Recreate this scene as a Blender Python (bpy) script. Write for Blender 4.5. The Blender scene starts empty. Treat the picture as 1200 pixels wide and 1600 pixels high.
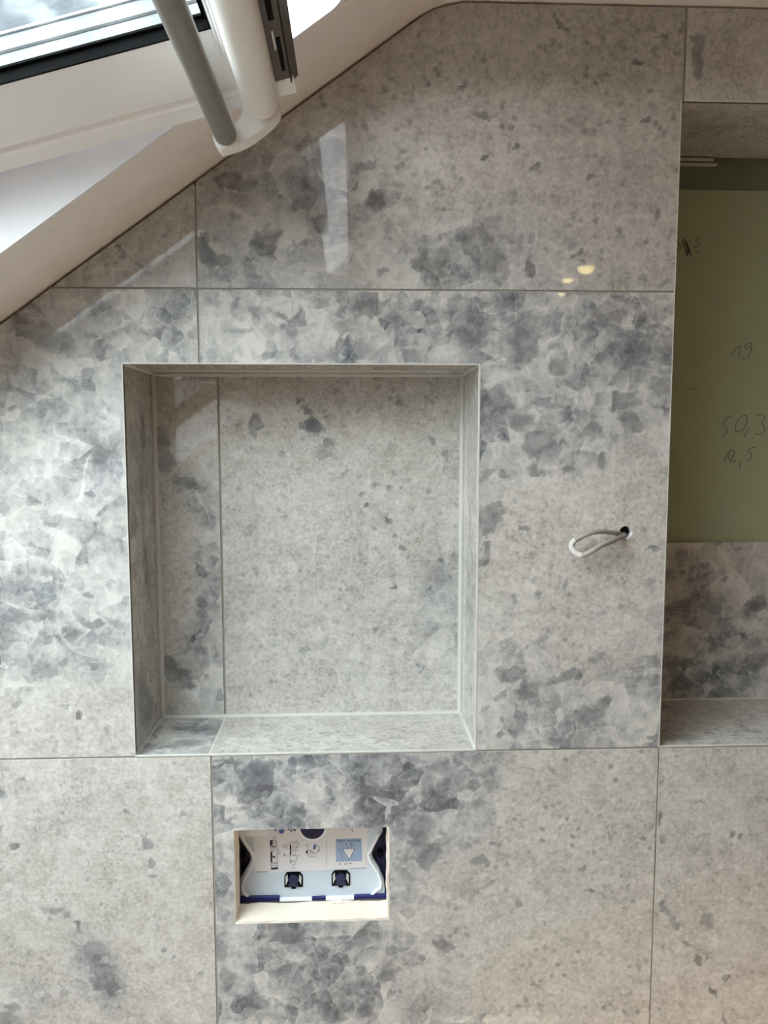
import bpy, bmesh, math, random
import numpy as np
from mathutils import Vector, Matrix

S = bpy.context.scene
C = S.collection
random.seed(4)

# ------------------------------------------------------------------ camera
# metres; X right along the tiled wall, Y into the wall (its tile faces are y = 0), Z up; z = 0 is the lower tile joint
FPX = 1188.2
CAM = Vector((0.190, -0.971, 0.413))
RIGHT = Vector((0.99912481, -0.04181316, -0.00112504))
UP = Vector((0.00510409, 0.09517831, 0.99544715))
FWD = Vector((0.04151571, 0.9945817, -0.09530843))
cd = bpy.data.cameras.new('camera')
cam = bpy.data.objects.new('camera', cd)
C.objects.link(cam)
cd.sensor_fit = 'HORIZONTAL'
cd.sensor_width = 36
cd.lens = 36 * FPX / 1200
cd.clip_start = 0.02
cam.matrix_world = Matrix(((RIGHT.x, UP.x, -FWD.x, CAM.x), (RIGHT.y, UP.y, -FWD.y, CAM.y), (RIGHT.z, UP.z, -FWD.z, CAM.z), (0, 0, 0, 1)))
S.camera = cam

# ------------------------------------------------------------------ sky and exposure
world = bpy.data.worlds.new('overcast_sky')
S.world = world
world.use_nodes = True
bg = world.node_tree.nodes['Background']
# an even, hazy overcast over dull ground
_wt = world.node_tree
_tc = _wt.nodes.new('ShaderNodeTexCoord')
_sx = _wt.nodes.new('ShaderNodeSeparateXYZ')
_rp = _wt.nodes.new('ShaderNodeValToRGB')
_wt.links.new(_tc.outputs['Generated'], _sx.inputs[0])
_mr = _wt.nodes.new('ShaderNodeMapRange')
_mr.inputs[1].default_value = -1.0
_wt.links.new(_sx.outputs['Z'], _mr.inputs[0])
_wt.links.new(_mr.outputs[0], _rp.inputs[0])
_el = _rp.color_ramp.elements
_el[0].position, _el[0].color = 0.49, (0.04, 0.038, 0.034, 1)
_el[1].position, _el[1].color = 1.0, (0.665, 0.705, 0.725, 1)
_e = _el.new(0.51)
_e.color = (0.56, 0.585, 0.59, 1)
_wt.links.new(_rp.outputs[0], bg.inputs[0])
bg.inputs[1].default_value = 30.5
S.view_settings.view_transform = 'Standard'
S.view_settings.look = 'None'
S.view_settings.gamma = 1
S.view_settings.use_curve_mapping = False
S.view_settings.exposure = 0.0
S.cycles.use_denoising = True
S.cycles.max_bounces = 14
S.cycles.diffuse_bounces = 8
S.cycles.transparent_max_bounces = 16
S.cycles.sample_clamp_indirect = 8

LAMP_POWER = 75.0
LAMP_COLOR = (1.0, 0.68, 0.38)

# the slope of the roof: z = SM * x + SC
SM, SC = 0.71256, 0.72943
SA = math.atan(SM)
SU = Vector((math.cos(SA), 0, math.sin(SA)))       # up the slope
SN = Vector((-math.sin(SA), 0, math.cos(SA)))      # out through the roof
WIN_Y0, WIN_Y1 = -0.1447, -0.98                    # the opening of the roof window
WIN_X0, WIN_X1 = -0.80, 0.1830
SHAFT = 0.26
SHAFT_IN = 0.080                                   # white lining up to here, metal flashing beyond
CEIL = 0.9425
FLOOR, XL, XR, YF = -1.2, -1.22, 1.72, -2.65


def slope_z(x):
    return SM * x + SC


# an added second roof window, unseen behind the camera, gives fill light
W2_X0, W2_X1, W2_Y0, W2_Y1 = -1.10, -0.25, -1.30, -2.20

# daylight comes in through the openings: portals in the roof plane guide the sky's light
for wx0, wx1, wy0, wy1 in ((WIN_X0, WIN_X1, WIN_Y0, WIN_Y1), (W2_X0, W2_X1, W2_Y0, W2_Y1)):
    pl = bpy.data.lights.new('window_portal', 'AREA')
    pl.shape = 'RECTANGLE'
    pl.size = (wx1 - wx0) / math.cos(SA)
    pl.size_y = wy0 - wy1
    pl.cycles.is_portal = True
    po = bpy.data.objects.new('window_portal', pl)
    C.objects.link(po)
    mx = (wx0 + wx1) / 2
    pc = Vector((mx, (wy0 + wy1) / 2, slope_z(mx))) + SN * (SHAFT + 0.04)
    zax = SN
    xax = SU
    yax = zax.cross(xax)
    po.matrix_world = Matrix(((xax.x, yax.x, zax.x, pc.x), (xax.y, yax.y, zax.y, pc.y), (xax.z, yax.z, zax.z, pc.z), (0, 0, 0, 1)))


# ------------------------------------------------------------------ helpers
def at(u, v, y=0.0):
    """The point at depth y that lies behind pixel (u, v) of the 1200 x 1600 photograph."""
    d = RIGHT * ((u - 600) / FPX) - UP * ((v - 800) / FPX) + FWD
    return CAM + d * ((y - CAM.y) / d.y)


def link(name, me, mat=None, parent=None):
    o = bpy.data.objects.new(name, me)
    C.objects.link(o)
    if mat:
        me.materials.append(mat)
    if parent:
        o.parent = parent
    return o


def obj(name, bm, mat=None, parent=None, smooth=False, bevel=0, seg=2):
    bmesh.ops.recalc_face_normals(bm, faces=bm.faces)
    me = bpy.data.meshes.new(name)
    bm.to_mesh(me)
    bm.free()
    if smooth:
        for p in me.polygons:
            p.use_smooth = True
        try:
            me.set_sharp_from_angle(angle=math.radians(38))
        except Exception:
            pass
    o = link(name, me, mat, parent)
    if bevel:
        m = o.modifiers.new('bevel', 'BEVEL')
        m.width = bevel
        m.segments = seg
        m.limit_method = 'ANGLE'
        m.angle_limit = math.radians(40)
    return o


def empty(name, loc):
    o = bpy.data.objects.new(name, None)
    o.empty_display_size = 0.05
    o.location = loc
    C.objects.link(o)
    return o


def keep(o, parent):
    """Parent o to an Empty without moving it."""
    bpy.context.view_layer.update()
    o.parent = parent
    o.matrix_parent_inverse = parent.matrix_world.inverted()
    return o


def tag(o, label=None, cat=None, group=None, kind=None):
    if label: o['label'] = label
    if cat: o['category'] = cat
    if group: o['group'] = group
    if kind: o['kind'] = kind
    return o


def box(bm, a, b, M=None):
    (x0, y0, z0), (x1, y1, z1) = a, b
    vs = [Vector(p) for p in ((x0, y0, z0), (x1, y0, z0), (x1, y1, z0), (x0, y1, z0), (x0, y0, z1), (x1, y0, z1), (x1, y1, z1), (x0, y1, z1))]
    if M: vs = [M @ v for v in vs]
    v = [bm.verts.new(p) for p in vs]
    for f in ((0, 1, 2, 3), (4, 5, 6, 7), (0, 1, 5, 4), (1, 2, 6, 5), (2, 3, 7, 6), (3, 0, 4, 7)):
        bm.faces.new([v[i] for i in f])


def prism(bm, pts, e0, e1, f):
    """Extrude the 2D outline pts between e0 and e1; f(p, e) gives the 3D point."""
    a = [bm.verts.new(f(p, e0)) for p in pts]
    b = [bm.verts.new(f(p, e1)) for p in pts]
    bm.faces.new(a)
    bm.faces.new(list(reversed(b)))
    n = len(pts)
    for i in range(n):
        bm.faces.new((a[i], a[(i + 1) % n], b[(i + 1) % n], b[i]))


def tube(bm, path, r, seg=12, caps=True):
    path = [Vector(p) for p in path]
    rings = []
    n0 = None
    for i, p in enumerate(path):
        t = (path[min(i + 1, len(path) - 1)] - path[max(i - 1, 0)]).normalized()
        if n0 is None:
            n0 = t.orthogonal().normalized()
        n0 = (n0 - t * n0.dot(t)).normalized()
        b = t.cross(n0)
        rr = r[i] if isinstance(r, (list, tuple)) else r
        rings.append([bm.verts.new(p + (n0 * math.cos(k * 2 * math.pi / seg) + b * math.sin(k * 2 * math.pi / seg)) * rr) for k in range(seg)])
    for a, b in zip(rings, rings[1:]):
        for k in range(seg):
            bm.faces.new((a[k], a[(k + 1) % seg], b[(k + 1) % seg], b[k]))
    if caps:
        bm.faces.new(rings[0])
        bm.faces.new(rings[-1])


def ribbon(bm, pts, w, out, lift=0.0):
    """A flat stroke of width w through the 3D points, facing the direction out."""
    pts = [Vector(p) + out * lift for p in pts]
    L, R_ = [], []
    for i, p in enumerate(pts):
        t = pts[min(i + 1, len(pts) - 1)] - pts[max(i - 1, 0)]
        s = t.cross(out)
        s = s.normalized() * (w / 2) if s.length > 1e-9 else Vector((w / 2, 0, 0))
        L.append(bm.verts.new(p + s))
        R_.append(bm.verts.new(p - s))
    for i in range(len(pts) - 1):
        bm.faces.new((L[i], L[i + 1], R_[i + 1], R_[i]))


# ------------------------------------------------------------------ materials
class NT:
    def __init__(self, name):
        self.m = bpy.data.materials.new(name)
        self.m.use_nodes = True
        self.t = self.m.node_tree
        self.p = self.t.nodes['Principled BSDF']

    def n(self, typ, **kw):
        nd = self.t.nodes.new('ShaderNode' + typ)
        for k, v in kw.items():
            setattr(nd, k, v)
        return nd

    def put(self, sock, v):
        if hasattr(v, 'is_linked') or hasattr(v, 'links'):
            self.t.links.new(v, sock)
        elif isinstance(v, (tuple, list)) and sock.type == 'RGBA' and len(v) == 3:
            sock.default_value = (*v, 1)
        else:
            sock.default_value = v

    def math(self, op, a, b=None, c=None, clamp=False):
        nd = self.n('Math', operation=op, use_clamp=clamp)
        for i, x in enumerate((a, b, c)):
            if x is not None: self.put(nd.inputs[i], x)
        return nd.outputs[0]

    def vmath(self, op, a, b=None, scale=None):
        nd = self.n('VectorMath', operation=op)
        self.put(nd.inputs[0], a)
        if b is not None: self.put(nd.inputs[1], b)
        if scale is not None: self.put(nd.inputs['Scale'], scale)
        return nd.outputs['Value'] if op in ('DOT_PRODUCT', 'LENGTH', 'DISTANCE') else nd.outputs[0]

    def mix(self, f, a, b, typ='RGBA', blend='MIX'):
        nd = self.n('Mix', data_type=typ)
        if typ == 'RGBA':
            nd.blend_type = blend
            i, o = (0, 6, 7), 2
        else:
            i, o = (0, 2, 3), 0
        for s, x in zip(i, (f, a, b)): self.put(nd.inputs[s], x)
        return nd.outputs[o]

    def smooth(self, x, lo, hi, a=0.0, b=1.0):
        nd = self.n('MapRange', interpolation_type='SMOOTHSTEP')
        for i, v in enumerate((x, lo, hi, a, b)): self.put(nd.inputs[i], v)
        return nd.outputs[0]

    def noise(self, vec, scale, detail=4, rough=0.55, out=0):
        nd = self.n('TexNoise')
        self.put(nd.inputs['Vector'], vec)
        nd.inputs['Scale'].default_value = scale
        nd.inputs['Detail'].default_value = detail
        nd.inputs['Roughness'].default_value = rough
        return nd.outputs[out]

    def voronoi(self, vec, scale, feature='F1', rnd=1.0):
        nd = self.n('TexVoronoi', feature=feature)
        self.put(nd.inputs['Vector'], vec)
        nd.inputs['Scale'].default_value = scale
        nd.inputs['Randomness'].default_value = rnd
        return nd

    def ramp(self, f, stops):
        nd = self.n('ValToRGB')
        el = nd.color_ramp.elements
        while len(el) < len(stops): el.new(0.5)
        for e, (p, c) in zip(el, stops):
            e.position = p
            e.color = (*c, 1)
        self.put(nd.inputs[0], f)
        return nd.outputs[0]


def lin(r, g, b):
    f = lambda c: c / 12.92 if c <= 0.04045 else ((c + 0.055) / 1.055) ** 2.4
    return (f(r / 255), f(g / 255), f(b / 255))


def plain(name, col, rough=0.5, metal=0.0, var=0.06, scale=40.0, bump=0.0, spec=0.5):
    k = NT(name)
    pos = k.n('NewGeometry').outputs['Position']
    nz = k.noise(pos, scale, 4)
    c = k.mix(nz, tuple(x * (1 - var) for x in col), tuple(min(1, x * (1 + var)) for x in col))
    k.put(k.p.inputs['Base Color'], c)
    k.p.inputs['Roughness'].default_value = rough
    k.p.inputs['Metallic'].default_value = metal
    k.p.inputs['Specular IOR Level'].default_value = spec
    if bump:
        b = k.n('Bump')
        b.inputs['Strength'].default_value = bump
        b.inputs['Distance'].default_value = 0.002
        k.put(b.inputs['Height'], nz)
        k.put(k.p.inputs['Normal'], b.outputs[0])
    return k.m


def stone_material():
    """Polished crystalline quartzite-look porcelain. The mesh attribute "pattern" carries where the print has
    crystals (R), dark inclusions (G), sharp facets (B) and white cloud (A); the nodes draw the mineral itself."""
    k = NT('polished_stone_tile')
    at_ = k.n('Attribute', attribute_name='pattern')
    sep = k.n('SeparateColor')
    k.put(sep.inputs[0], at_.outputs['Color'])
    R_, G_, B_, A_ = sep.outputs[0], sep.outputs[1], sep.outputs[2], at_.outputs['Alpha']
    seed = k.n('Attribute', attribute_name='seed', attribute_type='OBJECT').outputs['Fac']
    pos0 = k.n('NewGeometry').outputs['Position']
    off = k.n('CombineXYZ')
    k.put(off.inputs[0], k.math('MULTIPLY', seed, 3.71))
    k.put(off.inputs[1], k.math('MULTIPLY', seed, 1.37))
    k.put(off.inputs[2], k.math('MULTIPLY', seed, 2.13))
    pos = k.vmath('ADD', pos0, off.outputs[0])
    # warped coordinates: crystals are never straight
    w1 = k.vmath('SUBTRACT', k.noise(pos, 9, 3, out=1), (0.5, 0.5, 0.5))
    w2 = k.vmath('SUBTRACT', k.noise(pos, 45, 3, out=1), (0.5, 0.5, 0.5))
    pw = k.vmath('ADD', pos, k.vmath('SCALE', w1, scale=0.034))
    pw = k.vmath('ADD', pw, k.vmath('SCALE', w2, scale=0.005))

    nA = k.noise(pos, 14, 5)
    nB = k.noise(pos, 55, 6, 0.6)
    nC = k.noise(pos, 190, 4, 0.6)
    nD = k.noise(pos, 5, 3)

    def cells(scale, warp):
        v = k.voronoi(warp, scale)
        e = k.voronoi(warp, scale, 'DISTANCE_TO_EDGE').outputs['Distance']
        s2 = k.n('SeparateColor')
        k.put(s2.inputs[0], v.outputs['Color'])
        loc = k.vmath('SUBTRACT', k.vmath('SCALE', warp, scale=scale), k.vmath('SCALE', v.outputs['Position'], scale=scale))
        d = k.vmath('NORMALIZE', k.vmath('SUBTRACT', v.outputs['Color'], (0.5, 0.5, 0.5)))
        g = k.vmath('DOT_PRODUCT', loc, d)                # shading ramp across the crystal
        t = k.math('MULTIPLY_ADD', s2.outputs[0], 0.52, 0.23)
        t = k.math('ADD', t, k.math('MULTIPLY', g, 0.55))
        glow = k.smooth(e, 0.0, 0.20, 0.22, 0.0)          # milky rim
        t = k.math('ADD', t, k.math('MULTIPLY', glow, k.smooth(nA, 0.35, 0.65)))
        vein = k.smooth(e, 0.0, 0.03, 1.0, 0.0)
        vein = k.math('MULTIPLY', vein, k.smooth(nB, 0.50, 0.66))
        return t, vein

    t1, v1 = cells(19, pw)
    t2, v2 = cells(44, pw)
    t3, v3 = cells(100, pw)
    big = k.smooth(nD, 0.40, 0.58)
    t = k.mix(big, k.mix(0.35, t2, t1, 'FLOAT'), k.mix(0.25, t1, t2, 'FLOAT'), 'FLOAT')
    t = k.mix(0.22, t, t3, 'FLOAT')
    t = k.math('ADD', t, k.math('MULTIPLY_ADD', nB, 0.75, -0.36))
    t = k.math('ADD', t, k.math('MULTIPLY_ADD', nA, 0.8, -0.40))
    t = k.math('ADD', t, k.math('MULTIPLY_ADD', k.noise(pos, 6.5, 2), 0.6, -0.27))
    t = k.math('ADD', t, k.math('MULTIPLY_ADD', nC, 0.42, -0.21))
    t = k.math('ADD', t, k.math('MULTIPLY', A_, 0.38))
    vein = k.math('MAXIMUM', k.math('MULTIPLY', v1, 0.8), k.math('MULTIPLY', v2, 0.35))
    t = k.math('ADD', t, k.math('MULTIPLY', vein, 0.45))
    crystal = k.ramp(t, [(0.0, lin(94, 95, 100)), (0.28, lin(140, 141, 143)), (0.52, lin(176, 175, 172)), (0.78, lin(199, 197, 191)), (1.0, lin(212, 209, 203))])

    # the calm ground: a fine grained, speckled beige grey
    gr = k.voronoi(k.vmath('ADD', pos, k.vmath('SCALE', w2, scale=0.004)), 210)
    gs = k.n('SeparateColor')
    k.put(gs.inputs[0], gr.outputs['Color'])
    c = k.math('MULTIPLY_ADD', nB, 0.85, 0.10)
    c = k.math('ADD', c, k.math('MULTIPLY_ADD', nC, 1.15, -0.57))
    c = k.math('ADD', c, k.math('MULTIPLY_ADD', gs.outputs[0], 0.20, -0.10))
    c = k.math('ADD', c, k.math('MULTIPLY_ADD', nA, 0.6, -0.30))
    c = k.mix(0.16, k.mix(0.14, c, t3, 'FLOAT'), t2, 'FLOAT')
    calm = k.ramp(c, [(0.0, lin(126, 122, 115)), (0.35, lin(180, 175, 167)), (0.6, lin(201, 197, 190)), (1.0, lin(227, 223, 216))])
    # scattered dark grains of two sizes, in drifts
    for sc_, off_, lo_, amt_, col_ in ((85, 0.010, 0.55, 0.60, (112, 110, 108)), (190, 0.006, 0.50, 0.50, (118, 112, 106))):
        fleck = k.voronoi(k.vmath('ADD', pos, k.vmath('SCALE', w2, scale=off_)), sc_)
        fs = k.n('SeparateColor')
        k.put(fs.inputs[0], fleck.outputs['Color'])
        fl = k.smooth(fleck.outputs['Distance'], 0.12, 0.48, 1.0, 0.0)
        fl = k.math('MULTIPLY', fl, k.smooth(fs.outputs[1], lo_, 0.95))
        fl = k.math('MULTIPLY', fl, k.smooth(k.noise(pos, 11 if sc_ < 100 else 16, 3), 0.38, 0.62))
        calm = k.mix(k.math('MULTIPLY', fl, amt_), calm, lin(*col_))

    m = k.math('ADD', R_, k.math('MULTIPLY_ADD', nB, 0.6, -0.3))
    m = k.math('ADD', m, k.math('MULTIPLY_ADD', nA, 1.0, -0.5))
    m = k.smooth(m, 0.08, 0.95)
    col = k.mix(m, calm, crystal)
    # dark inclusions with ragged outlines
    dk = k.math('ADD', G_, k.math('MULTIPLY_ADD', nB, 0.9, -0.45))
    dk = k.math('ADD', dk, k.math('MULTIPLY_ADD', t2, 0.3, -0.15))
    dk = k.smooth(dk, 0.22, 0.75)
    dark = k.mix(k.smooth(nB, 0.35, 0.68), lin(86, 86, 91), lin(142, 142, 143))
    col = k.mix(k.math('MULTIPLY', dk, 0.72), col, dark)
    # facets: flat crystal faces with one crisp edge
    col = k.mix(k.math('MULTIPLY', B_, k.math('MULTIPLY_ADD', nB, 0.6, 0.55), clamp=True), col, lin(104, 104, 109))
    # tone darkens the upper tiles: the dim light there, put into their colour
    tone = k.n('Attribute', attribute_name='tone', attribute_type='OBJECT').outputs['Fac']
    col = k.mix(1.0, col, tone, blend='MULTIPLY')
    k.put(k.p.inputs['Base Color'], col)
    k.p.inputs['Roughness'].default_value = 0.03
    k.p.inputs['Specular IOR Level'].default_value = 0.5
    return k.m


STONE = stone_material()
GROUT = plain('grey_grout', lin(150, 145, 136), 0.9, scale=300)
GROUT_L = plain('pale_silicone', lin(205, 203, 196), 0.45, scale=200)
BODY = plain('porcelain_body', lin(205, 200, 190), 0.8, scale=200)
PLASTER = plain('raw_plaster', lin(236, 226, 212), 0.95, var=0.10, scale=160, bump=0.8)
PAINT = plain('white_wall_paint', lin(240, 233, 226), 0.8, scale=30)
PAINT_W = plain('white_lining_paint', lin(236, 234, 236), 0.55, scale=30)
SASH = plain('white_sash_lacquer', lin(250, 250, 250), 0.28, var=0.005)
HANDLE_W = plain('white_handle_plastic', lin(247, 245, 241), 0.28, var=0.005)
ALU = plain('grey_anodised_tube', lin(140, 138, 132), 0.42, metal=0.25, var=0.03)
LATCH = plain('brown_grey_steel', lin(92, 84, 76), 0.45, metal=0.15, var=0.05)
BLACK = plain('black_rubber', lin(5, 5, 6), 0.8, spec=0.15)
DARK = plain('dark_cavity', lin(12, 12, 12), 0.9)
STEEL = plain('bright_spacer_metal', lin(205, 208, 208), 0.35, metal=0.3, var=0.05, scale=400)
SEAL = plain('grey_spacer_seal', lin(58, 62, 62), 0.6)
SPACER = plain('mill_finish_spacer', lin(150, 153, 153), 0.55, var=0.12, scale=900)
def flashing_material():
    k = NT('rain_streaked_flashing')
    pos = k.n('NewGeometry').outputs['Position']
    ws = k.vmath('ADD', k.vmath('MULTIPLY', pos, (9.0, 9.0, 16.0)), k.vmath('SCALE', k.noise(pos, 14, 5, out=1), scale=3.0))
    a = k.noise(ws, 1.0, 6, 0.6)
    k.put(k.p.inputs['Base Color'], k.ramp(a, [(0.30, lin(46, 50, 54)), (0.48, lin(84, 88, 91)), (0.60, lin(100, 103, 105)), (0.72, lin(68, 72, 76))]))
    k.p.inputs['Roughness'].default_value = 0.5
    return k.m


FLASHING = flashing_material()
FLOORM = plain('grey_floor_screed', lin(112, 100, 88), 0.8)
ROOM = plain('room_plaster', lin(84, 66, 50), 0.85)
BOARD = plain('green_moisture_board', lin(166, 172, 140), 0.85, var=0.04, scale=14)
PENCIL = plain('pencil_graphite', lin(52, 50, 42), 0.7)
COVER = plain('pale_blue_grey_plastic', lin(206, 217, 227), 0.5, var=0.02)
RIM = plain('pale_moulded_rim', lin(244, 248, 252), 0.4, var=0.02)
NAVY = plain('navy_plastic', lin(22, 24, 66), 0.45, var=0.05)
PAPER = plain('white_label_paper', lin(232, 230, 232), 0.6, var=0.01)
PAPER_B = plain('pale_blue_print', lin(158, 178, 208), 0.6, var=0.01)
INK = plain('dark_print_ink', lin(44, 44, 58), 0.6)
INK_G = plain('grey_print_ink', lin(128, 130, 138), 0.6)
INK_B = plain('blue_print_ink', lin(70, 96, 150), 0.6)
CABLE = plain('grey_cable_sheath', lin(160, 153, 142), 0.55, var=0.03)
CABLE_PALE = plain('pale_cable_sheath', lin(206, 203, 197), 0.5, var=0.02)
GROUTD = plain('dark_joint', lin(96, 86, 74), 0.9)  # plain dark brown-grey of the backing behind the tiles


def glass_material(name, tint, dirt):
    k = NT(name)
    tr = k.n('BsdfTransparent')
    tr.inputs[0].default_value = (*tint, 1)
    gl = k.n('BsdfGlossy')
    gl.inputs['Roughness'].default_value = 0.02
    fr = k.n('LayerWeight')
    fr.inputs[0].default_value = 0.5
    refl = k.math('MULTIPLY_ADD', k.math('POWER', fr.outputs['Facing'], 5.0), 0.9, 0.05)     # the same from either side of the pane
    mx_ = k.n('MixShader')
    k.put(mx_.inputs[0], refl)
    k.put(mx_.inputs[1], tr.outputs[0])
    k.put(mx_.inputs[2], gl.outputs[0])
    last = mx_.outputs[0]
    if dirt:
        pos = k.n('NewGeometry').outputs['Position']
        ws = k.vmath('ADD', pos, k.vmath('SCALE', k.noise(pos, 7, 4, out=1), scale=0.16))
        wv = k.n('TexWave')
        wv.inputs['Scale'].default_value = 5
        wv.inputs['Distortion'].default_value = 5
        wv.inputs['Detail'].default_value = 4
        k.put(wv.inputs['Vector'], ws)
        film = k.smooth(wv.outputs['Fac'], 0.1, 0.95)
        # streaks of dirty water darken what lies behind the pane
        k.put(tr.inputs[0], k.mix(film, (0.95, 0.97, 0.98), (0.50, 0.53, 0.56)))
        df = k.n('BsdfDiffuse')
        df.inputs[0].default_value = (0.16, 0.17, 0.18, 1)
        m2 = k.n('MixShader')
        k.put(m2.inputs[0], k.math('MULTIPLY', film, 0.05))
        k.put(m2.inputs[1], last)
        k.put(m2.inputs[2], df.outputs[0])
        last = m2.outputs[0]
    out = [n for n in k.t.nodes if n.type == 'OUTPUT_MATERIAL'][0]
    k.t.links.new(last, out.inputs[0])
    k.t.nodes.remove(k.p)
    return k.m


def frosted():
    k = NT('frosted_glass')
    a = k.n('BsdfTranslucent')
    a.inputs[0].default_value = (0.80, 0.82, 0.83, 1)
    b = k.n('BsdfDiffuse')
    b.inputs[0].default_value = (0.8, 0.8, 0.8, 1)
    m = k.n('MixShader')
    m.inputs[0].default_value = 0.15
    k.put(m.inputs[1], a.outputs[0])
    k.put(m.inputs[2], b.outputs[0])
    k.t.links.new(m.outputs[0], [n for n in k.t.nodes if n.type == 'OUTPUT_MATERIAL'][0].inputs[0])
    k.t.nodes.remove(k.p)
    return k.m


FROST = frosted()
GLASS = glass_material('window_glass', (0.94, 0.97, 0.97), False)
GLASS_D = glass_material('rain_streaked_glass', (0.92, 0.95, 0.96), True)


def glow_material(name, col, strength):
    k = NT(name)
    e = k.n('Emission')
    e.inputs[0].default_value = (*col, 1)
    e.inputs[1].default_value = strength
    out = [n for n in k.t.nodes if n.type == 'OUTPUT_MATERIAL'][0]
    k.t.links.new(e.outputs[0], out.inputs[0])
    k.t.nodes.remove(k.p)
    return k.m


LAMP_GLOW = glow_material('warm_lamp_lens', (1.0, 0.80, 0.34), 15.0)

# ------------------------------------------------------------------ the room shell
def structure(o):
    o['kind'] = 'structure'
    return o


bm = bmesh.new()
box(bm, (XL - 0.1, YF - 0.1, FLOOR - 0.08), (XR + 0.1, 0.3, FLOOR))
floor = structure(obj('floor', bm, FLOORM))
bm = bmesh.new()
box(bm, (XL + 0.002, -1.0, FLOOR), (0.75, -0.002, FLOOR + 0.004))  # added white sheet, out of view, to bounce daylight up to the sash
tag(obj('floor_bounce_sheet', bm, plain('white_bounce_sheet', lin(242, 243, 244), 0.9), floor), 'added white bounce sheet on the floor along the wall, out of view')
bm = bmesh.new()
box(bm, (XR, YF, FLOOR), (XR + 0.1, 0.008, CEIL + 0.1))
structure(obj('wall_right', bm, ROOM))
bm = bmesh.new()
box(bm, (XL - 0.1, YF, FLOOR), (XL, 0.008, slope_z(XL) - 0.0))
structure(obj('wall_left', bm, ROOM))
bm = bmesh.new()
prism(bm, [(XL - 0.1, FLOOR), (XR + 0.1, FLOOR), (XR + 0.1, CEIL + 0.1), (0.2, CEIL + 0.1), (XL - 0.1, slope_z(XL - 0.1))], YF - 0.1, YF, lambda p, e: Vector((p[0], e, p[1])))
structure(obj('wall_front', bm, ROOM))

# ceiling: the flat part, a soft curve and the slope with the window opening; one continuous plastered skin 6 cm thick
FIL = [(0.2583, slope_z(0.2583)), (0.2680, 0.9201), (0.2780, 0.9265), (0.2894, 0.9325), (0.3060, 0.9380), (0.3300, CEIL)]
prof0 = [(XL - 0.1, slope_z(XL - 0.1)), (0.2583, slope_z(0.2583))]
def skin(bm, x0, x1, y0, y1):
    """A board of the slope between two x and two y, 6 cm thick."""
    prism(bm, [(x0, slope_z(x0)), (x1, slope_z(x1)), (x1 - 0.035, slope_z(x1) + 0.05), (x0 - 0.035, slope_z(x0) + 0.05)], y0, y1, lambda p, e: Vector((p[0], e, p[1])))
bm = bmesh.new()
XA, XB, e_ = XL - 0.1, 0.2583, 0.004
skin(bm, XA, XB, 0.008, WIN_Y0 + e_)
skin(bm, XA, WIN_X0 - e_, WIN_Y0 + e_, WIN_Y1 - e_)
skin(bm, WIN_X1 + e_, XB, WIN_Y0 + e_, WIN_Y1 - e_)
skin(bm, XA, XB, WIN_Y1 - e_, W2_Y0 + e_)
skin(bm, XA, W2_X0 - e_, W2_Y0 + e_, W2_Y1 - e_)
skin(bm, W2_X1 + e_, XB, W2_Y0 + e_, W2_Y1 - e_)
skin(bm, XA, XB, W2_Y1 - e_, YF)
prof = FIL + [(XR, CEIL)]
for i in range(len(prof) - 1):
    a, b = prof[i], prof[i + 1]
    up = lambda p: (p[0] - 0.035 * max(0, 1 - (p[0] - FIL[0][0]) / 0.07), p[1] + 0.055)
    prism(bm, [a, b, up(b), up(a)], 0.008, YF, lambda p, e: Vector((p[0], e, p[1])))
ceiling = structure(obj('ceiling', bm, PAINT))

# ------------------------------------------------------------------ tile builder
def smoothstep(x):
    x = np.clip(x, 0, 1)
    return x * x * (3 - 2 * x)


def value_noise(P, scale, seed):
    r = np.random.RandomState(seed)
    tab = r.rand(64, 64)
    q = P * scale + 1000.37
    i = np.floor(q).astype(int)
    f = q - i
    f = f * f * (3 - 2 * f)
    g = lambda a, b: tab[(i[:, 0] + a) % 64, (i[:, 1] + b) % 64]
    return (g(0, 0) * (1 - f[:, 0]) + g(1, 0) * f[:, 0]) * (1 - f[:, 1]) + (g(0, 1) * (1 - f[:, 0]) + g(1, 1) * f[:, 0]) * f[:, 1] - 0.5


def grains(P, size, seed):
    """Centre of the irregular mineral grain that each point lies in."""
    r = np.random.RandomState(seed)
    jx, jy = r.rand(97, 97), r.rand(97, 97)
    q = P / size + 500
    i = np.floor(q).astype(int)
    best = np.full(len(P), 1e9)
    out = np.zeros_like(P)
    for a in (-1, 0, 1):
        for b in (-1, 0, 1):
            k0, k1 = i[:, 0] + a, i[:, 1] + b
            cx = k0 + jx[k0 % 97, k1 % 97]
            cy = k1 + jy[k0 % 97, k1 % 97]
            d = (cx - q[:, 0]) ** 2 + (cy - q[:, 1]) ** 2
            m = d < best
            best[m] = d[m]
            out[m, 0], out[m, 1] = cx[m], cy[m]
    return (out - 500) * size


def px_scale(y):
    return (y - CAM.y) / FPX / 0.985


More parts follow.
